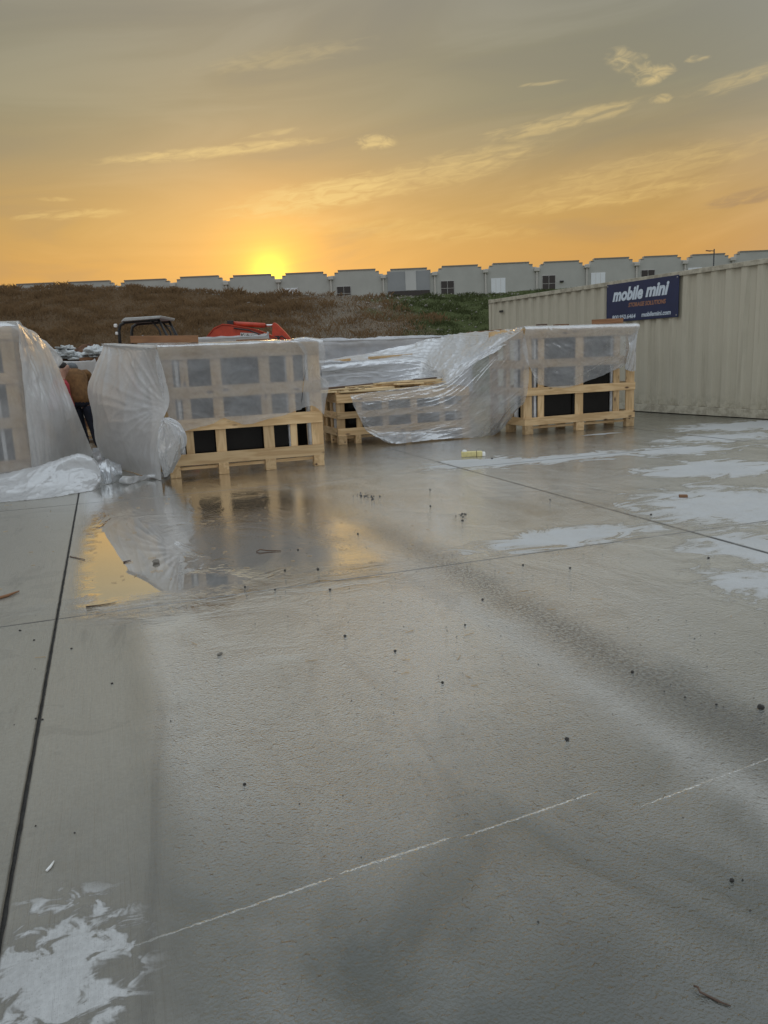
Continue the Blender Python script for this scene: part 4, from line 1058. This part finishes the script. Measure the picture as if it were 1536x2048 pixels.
# ---------------------------------------------------------------- people
def skin_body(name, joints, edges, radii, mat, parent, root, lvl=2):
    me = bpy.data.meshes.new(name); me.from_pydata(joints, edges, []); me.materials.append(mat)
    o = link(bpy.data.objects.new(name, me), parent)
    o.modifiers.new('skin', 'SKIN')
    if not me.skin_vertices: 
        bm = bmesh.new(); bm.from_mesh(me); bm.verts.layers.skin.verify(); bm.to_mesh(me); bm.free()
    for i, sv in enumerate(me.skin_vertices[0].data):
        r = radii[i]; sv.radius = r if isinstance(r, tuple) else (r, r); sv.use_root = (i == root)
    s = o.modifiers.new('smooth', 'SUBSURF'); s.levels = lvl; s.render_levels = lvl
    o.modifiers[0].use_smooth_shade = True
    return o
def person(loc, facing, label, top_mat, leg_mat, bend, lean, shift, arms, hooded, head_drop):
    """facing: rotation; bend: forward stoop angle; built facing +Y, root at the feet"""
    root = empty('person', loc, facing); tag(root, label, 'person')
    cb, sb = math.cos(bend), math.sin(bend)
    hip = Vector((shift, -.06, .90))
    def tor(x, d, up_): return hip + Vector((x + lean * up_, up_ * sb + d * cb, up_ * cb - d * sb))
    waist, chest, neck = tor(0, 0, .22), tor(0, .01, .42), tor(0, .02, .58)
    head_c = neck + Vector((0, .09 + head_drop, .13 - head_drop * .9)); crown = head_c + Vector((0, .05, .10))
    shL, shR = tor(-.19, .01, .50), tor(.19, .01, .50)
    J = [hip, waist, chest, neck, head_c, crown, shL, shR]
    R_ = [(.12, .095), (.115, .09), (.135, .095), .055, .092, .075, .036, .036]
    Ed = [(0, 1), (1, 2), (2, 3), (3, 4), (4, 5), (2, 6), (2, 7)]
    feet = []
    for sx, (fx, fy) in ((-1, (-.10, .10)), (1, (.12, -.12))):
        h_ = hip + Vector((sx * .095, 0, -.06)); f_ = Vector((fx, fy, .085)); kn = (h_ + f_) / 2 + Vector((0, .05, .02))
        i = len(J); J += [h_, kn, f_, f_ + Vector((0, .16, -.045))]; R_ += [.075, .055, .045, .036]
        Ed += [(0, i), (i, i + 1), (i + 1, i + 2), (i + 2, i + 3)]; feet.append((h_, kn, f_))
    hands = []
    for sx, sh in ((-1, shL), (1, shR)):
        el, wr_ = sh + arms[0 if sx < 0 else 1][0], sh + arms[0 if sx < 0 else 1][1]
        k0 = len(J); J += [el, wr_]; R_ += [.032, .028]; Ed += [(6 if sx < 0 else 7, k0), (k0, k0 + 1)]
        dr = (wr_ - el).normalized(); sd = dr.cross(Vector((0, 0, 1))).normalized()
        palm = wr_ + dr * .075; kp = len(J); J.append(palm); R_.append((.038, .016)); Ed.append((k0 + 1, kp))
        for q_ in range(4):
            a = palm + sd * (q_ - 1.5) * .019 + dr * .02; L_ = (.038, .044, .041, .032)[q_]
            i = len(J); J += [a + dr * L_ * .6, a + dr * L_ + Vector((0, 0, -.03))]; R_ += [.0085, .0075]; Ed += [(kp, i), (i, i + 1)]
        i = len(J); J += [palm - sd * .045 - dr * .02, palm - sd * .06 + dr * .02]; R_ += [.010, .0085]; Ed += [(kp, i), (i, i + 1)]
        hands.append((sh, el, wr_))
    skin_body('body', [tuple(v) for v in J], Ed, R_, M['skin'], root, 0)
    # clothes follow the body, a little larger
    def shell(name, tubes, mat):
        bm = bmesh.new(); sx_ = Vector((1, 0, 0))
        for pts, rad in tubes:
            rings = []
            for i, q_ in enumerate(pts):
                t_ = (pts[min(i + 1, len(pts) - 1)] - pts[max(i - 1, 0)]).normalized()
                a1 = (sx_ - t_ * sx_.dot(t_)).normalized() if abs(t_.x) < .9 else (Vector((0, 1, 0)) - t_ * t_.y).normalized()
                a2 = t_.cross(a1)
                ra, rb = rad[i] if isinstance(rad[i], tuple) else (rad[i], rad[i])
                ring = []
                for k in range(18):
                    th = 2 * math.pi * k / 18
                    w_ = 1 + .10 * mnoise.noise(Vector((math.cos(th) * 2 + i * .9, math.sin(th) * 2, i * 1.7 + len(tubes))))
                    ring.append(bm.verts.new(q_ + a1 * math.cos(th) * ra * w_ + a2 * math.sin(th) * rb * w_))
                rings.append(ring)
            for r0, r1 in zip(rings, rings[1:]):
                for k in range(18): bm.faces.new((r0[k], r0[(k + 1) % 18], r1[(k + 1) % 18], r1[k]))
            bm.faces.new(rings[-1]); bm.faces.new(rings[0][::-1])
        bmesh.ops.recalc_face_normals(bm, faces=bm.faces)
        o = bm_obj(name, bm, mat, root, True); md = o.modifiers.new('smooth', 'SUBSURF'); md.levels = 1; md.render_levels = 1
        return o
    tt = [([hip - Vector((0, 0, .10)), hip, waist, tor(0, 0, .34), chest, tor(0, .01, .50), neck - Vector((0, .0, .01))], [(.20, .155), (.195, .16), (.20, .155), (.215, .155), (.225, .15), (.19, .13), (.085, .085)])]
    for n_, (sh, el, wr_) in enumerate(hands):
        inn = (chest - sh) * .25
        tt.append(([sh + inn, sh + Vector((0, 0, .005)), (sh + el) / 2, el, (el + wr_) / 2, wr_], [.10, .112, .095, .082, .070, .056]))
    shell('jacket' if hooded else 'shirt', tt, top_mat)
    tt = [([hip + Vector((0, 0, .04)), hip - Vector((0, 0, .05)), hip - Vector((0, 0, .14))], [(.165, .135), (.178, .14), (.155, .12)])]
    for (h_, kn, f_) in feet:
        tt.append(([h_ + Vector((0, 0, -.02)), (h_ + kn) / 2, kn, (kn + f_) / 2, f_ + Vector((0, 0, -.02))], [.105, .10, .085, .078, .074]))
    shell('trousers', tt, leg_mat)
    for (h_, kn, f_) in feet:
        skin_body('boot', [tuple(f_ + Vector((0, -.05, .03))), tuple(f_ + Vector((0, -.04, -.03))), tuple(f_ + Vector((0, .10, -.04))), tuple(f_ + Vector((0, .20, -.045)))], [(0, 1), (1, 2), (2, 3)], [.058, .055, .05, .038], M['boot'], root, 1)
    if hooded:
        skin_body('hood', [tuple(neck - Vector((0, .05, .02))), tuple(neck + Vector((0, -.01, .06))), tuple(head_c + Vector((0, -.03, .02))), tuple(crown + Vector((0, -.02, -.01)))], [(0, 1), (1, 2), (2, 3)], [(.13, .075), (.105, .09), .112, .088], M['hood'], root, 0)
    else:
        skin_body('hair', [tuple(head_c + Vector((0, -.045, .0))), tuple(head_c + Vector((0, -.03, .06))), tuple(crown + Vector((0, -.01, .015)))], [(0, 1), (1, 2)], [.082, .09, .068], M['hair'], root, 0)
    # face
    fc = head_c + Vector((0, .092, 0))
    skin_body('nose', [tuple(fc + Vector((0, -.01, .03))), tuple(fc + Vector((0, .022, -.01)))], [(0, 1)], [.012, .015], M['skin'], root, 0)
    for sx in (-1, 1):
        skin_body('eye', [tuple(fc + Vector((sx * .034, -.008, .028))), tuple(fc + Vector((sx * .034, -.002, .028)))], [(0, 1)], [.011, .009], M['hair'], root, 0)
        if not hooded: skin_body('ear', [tuple(head_c + Vector((sx * .088, -.005, .03))), tuple(head_c + Vector((sx * .092, -.01, -.025)))], [(0, 1)], [.02, .014], M['skin'], root, 0)
    skin_body('mouth', [tuple(fc + Vector((-.024, -.012, -.042))), tuple(fc + Vector((.024, -.012, -.042)))], [(0, 1)], [.007, .007], M['jacket'], root, 0)
    return root
pa = gnd(184, 903)
person((pa.x, pa.y + .05, 0), RAD(18), 'person in brown jacket and dark jeans stooping between the sheeted crates', M['jacket'], M['jeans'], RAD(26), -.14, -.12,
       ((Vector((-.06, .22, -.16)), Vector((.02, .46, -.12))), (Vector((.07, .18, -.20)), Vector((.0, .42, -.22)))), True, .20)
pb = at(121, 760, 13.2)
pr = person((pb.x - .06, 13.2, 0), RAD(-58), 'person in red shirt half hidden behind the tent-like milky sheet', M['redshirt'], M['jeans'], RAD(14), 0.0, 0.0,
       ((Vector((-.05, .03, -.28)), Vector((-.02, .16, -.50))), (Vector((.05, .02, -.28)), Vector((.03, .12, -.52)))), False, -.03)
pr.scale = (.88, .88, .88)

# ---------------------------------------------------------------- small things on the concrete
yb = gnd(944, 914); ybr = empty('foam_block', yb, RAD(-4)); tag(ybr, 'yellow block with a white knob lying on the wet concrete', 'block')
ybr.scale = (.86, .86, .86)
box('block', (.335, .10, .085), (0, .05, .043), M['foam'], ybr, bev=.008)
box('dark_seam', (.010, .104, .088), (.075, .05, .044), M['dark_board'], ybr, bev=0)
lump('knob', (-.115, .05, .082), .042, .042, .035, M['white'], ybr, 2.0, 16, .1)
box('cap', (.06, .085, .07), (.185, .05, .037), M['white'], ybr, bev=.01)
def rock_mesh(seed, mat):
    r = random.Random(seed); bm = bmesh.new(); bmesh.ops.create_icosphere(bm, subdivisions=2, radius=1)
    for v in bm.verts:
        k = 1 + .35 * mnoise.noise(v.co * 1.4 + Vector((seed, 0, 0))) + .12 * mnoise.noise(v.co * 4 + Vector((seed, 2, 0))); v.co *= k; v.co.z *= .75
    me = bpy.data.meshes.new('pebble'); bm.to_mesh(me); bm.free(); me.materials.append(mat); return me
rk_d = [rock_mesh(k, M['dark_stone']) for k in range(4)]; rk_s = [rock_mesh(9 + k, M['stone']) for k in range(3)]
def pebble(px, py, r, label, me, group=None, name='pebble', sc=(1, 1, 1)):
    q = gnd(px, py); o = bpy.data.objects.new(name, me); o.scale = (r * sc[0], r * sc[1], r * sc[2]); o.location = (q.x, q.y, r * sc[2] * .55)
    o.rotation_euler = (0, 0, random.uniform(0, 6.28)); link(o); return tag(o, label, 'stone', group)
pebble(312, 1126, .026, 'pale rounded stone in the mirror-like puddle', rk_s[0], sc=(1.15, 1, .9))
pebble(440, 1310, .012, 'small pale oblong stone on the glossy slab', rk_s[1], sc=(1.4, .8, .9))
pebble(1521, 1417, .013, 'dark stone at the edge of the photo beside the drying wheel track', rk_d[0])
pebble(1134, 1480, .008, 'black stone alone in front of the drying wheel track', rk_d[1])
pebble(1464, 1762, .006, 'black stone lone on the damp concrete above the twig', rk_d[2])
pebble(489, 1570, .006, 'black stone on the damp slab above the raised ridge line', rk_d[3])
o = plank('brick_scrap', 'small red-brown wood scrap on the dried patch', gnd(1358, 992, .012), gnd(1375, 992, .012), .05, .024, M['brown_board'])
ptl = 'tiny dark pebble scattered on the wet concrete'
for (x, y, r) in ((224, 1368, .007), (790, 1303, .009), (1265, 1345, .010), (1433, 1410, .006), (860, 980, .012), (861, 1013, .012), (1302, 1030, .012), (1100, 1000, .010), (925, 1042, .013), (636, 1139, .011),
                  (570, 1141, .009), (490, 1174, .008), (660, 1180, .010), (690, 1273, .010), (596, 1100, .009), (716, 1068, .010), (1046, 1131, .010), (1140, 1137, .010), (965, 1200, .009), (1417, 1117, .011), (984, 918, .018), (885, 1366, .008), (930, 1251, .008),
                  (85, 1440, .006), (72, 1438, .006), (40, 1262, .008), (68, 1281, .007), (143, 1298, .007), (550, 1180, .008), (1370, 1395, .005)):
    pebble(x, y, r * .8, ptl, random.choice(rk_d), 'tiny pebbles scattered on the wet concrete')
rs = random.Random(31); sp_ = []
for i in range(520):
    if i < 300: pp, qq = rs.gauss(4.4, 1.3), rs.gauss(1.9, .7)
    else: pp, qq = rs.uniform(1.3, 9.5), rs.uniform(-1.5, 5)
    v = pq(pp, qq); sp_.append((v.x, v.y, .0015, rs.uniform(.0014, .0042)))
for i in range(26):
    v = gnd(735 + rs.gauss(0, 12), 993 + rs.gauss(0, 3)); sp_.append((v.x, v.y, .003, rs.uniform(.006, .013)))
for i in range(10):
    v = gnd(924 + rs.gauss(0, 6), 1030 + rs.gauss(0, 2)); sp_.append((v.x, v.y, .003, rs.uniform(.005, .012)))
stones('grit', sp_, M['dark_stone'], 'fine dark grit strewn over the wet concrete', 'grit')
# splinters and straw
V, Fc = [], []
for i in range(150):
    if i < 110: pp, qq = rs.uniform(4.9, 9.3), rs.uniform(-1.6, 2.2)
    else: pp, qq = rs.uniform(2.5, 6), rs.uniform(-1.2, 3)
    v = pq(pp, qq, .003); a = rs.gauss(.3, .6); L = rs.uniform(.006, .032); w_ = rs.uniform(.0010, .0022)
    d = Vector((math.cos(a), math.sin(a), 0)) * L; n = Vector((-math.sin(a), math.cos(a), 0)) * w_; b = len(V)
    V += [v - d - n, v + d - n, v + d + n, v - d + n, v - d * .9 + Vector((0, 0, .003)), v + d * .9 + Vector((0, 0, .003))]
    Fc += [(b, b + 1, b + 5, b + 4), (b + 3, b + 4, b + 5, b + 2), (b, b + 4, b + 3), (b + 1, b + 2, b + 5)]
tag(mesh('wood_splinters', V, Fc, M['splinter']), 'fine wood splinters and straw strewn before the crates', 'splinters', kind='stuff')
def stick(name, label, pts, r, mat):
    o = tube(name, [tuple(gnd(x, y, r * .95 + dz)) for x, y, dz in pts], [r] * (len(pts) - 1) + [r * .45], mat, None, 7); return tag(o, label, 'stick')
stick('twig', 'bent dark twig with a knobbed end on the damp concrete', [(1388, 1972, .006), (1396, 1974, .010), (1400, 1984, .004), (1418, 1993, 0), (1438, 2003, .001), (1462, 2012, 0)], .0026, M['dark_board'])
stick('stick', 'pale splinter of wood on the broomed strip', [(93, 1742, 0), (101, 1733, .002), (108, 1722, .001)], .004, M['white'])
stick('stick', 'long brown sliver beside the left joint', [(-10, 1198, 0), (15, 1191, .002), (38, 1182, 0)], .010, M['brown_board'])
stick('stick', 'thin dark forked twig on the slab before the bunched-sheet crate', [(513, 1103, 0), (520, 1099, .01), (535, 1101, .003), (562, 1101, 0)], .005, M['dark_board'])
stick('stick', 'thin straight sliver lying across the puddle edge', [(172, 1213, 0), (200, 1210, .001), (231, 1205, 0)], .0035, M['dark_board'])
stick('stick', 'short dark sliver in the puddle reflection', [(247, 1124, 0), (262, 1120, 0)], .006, M['dark_board'])
stick('stick', 'dark sliver on the strip between joint and puddle', [(140, 1113, 0), (170, 1119, 0)], .005, M['dark_board'])
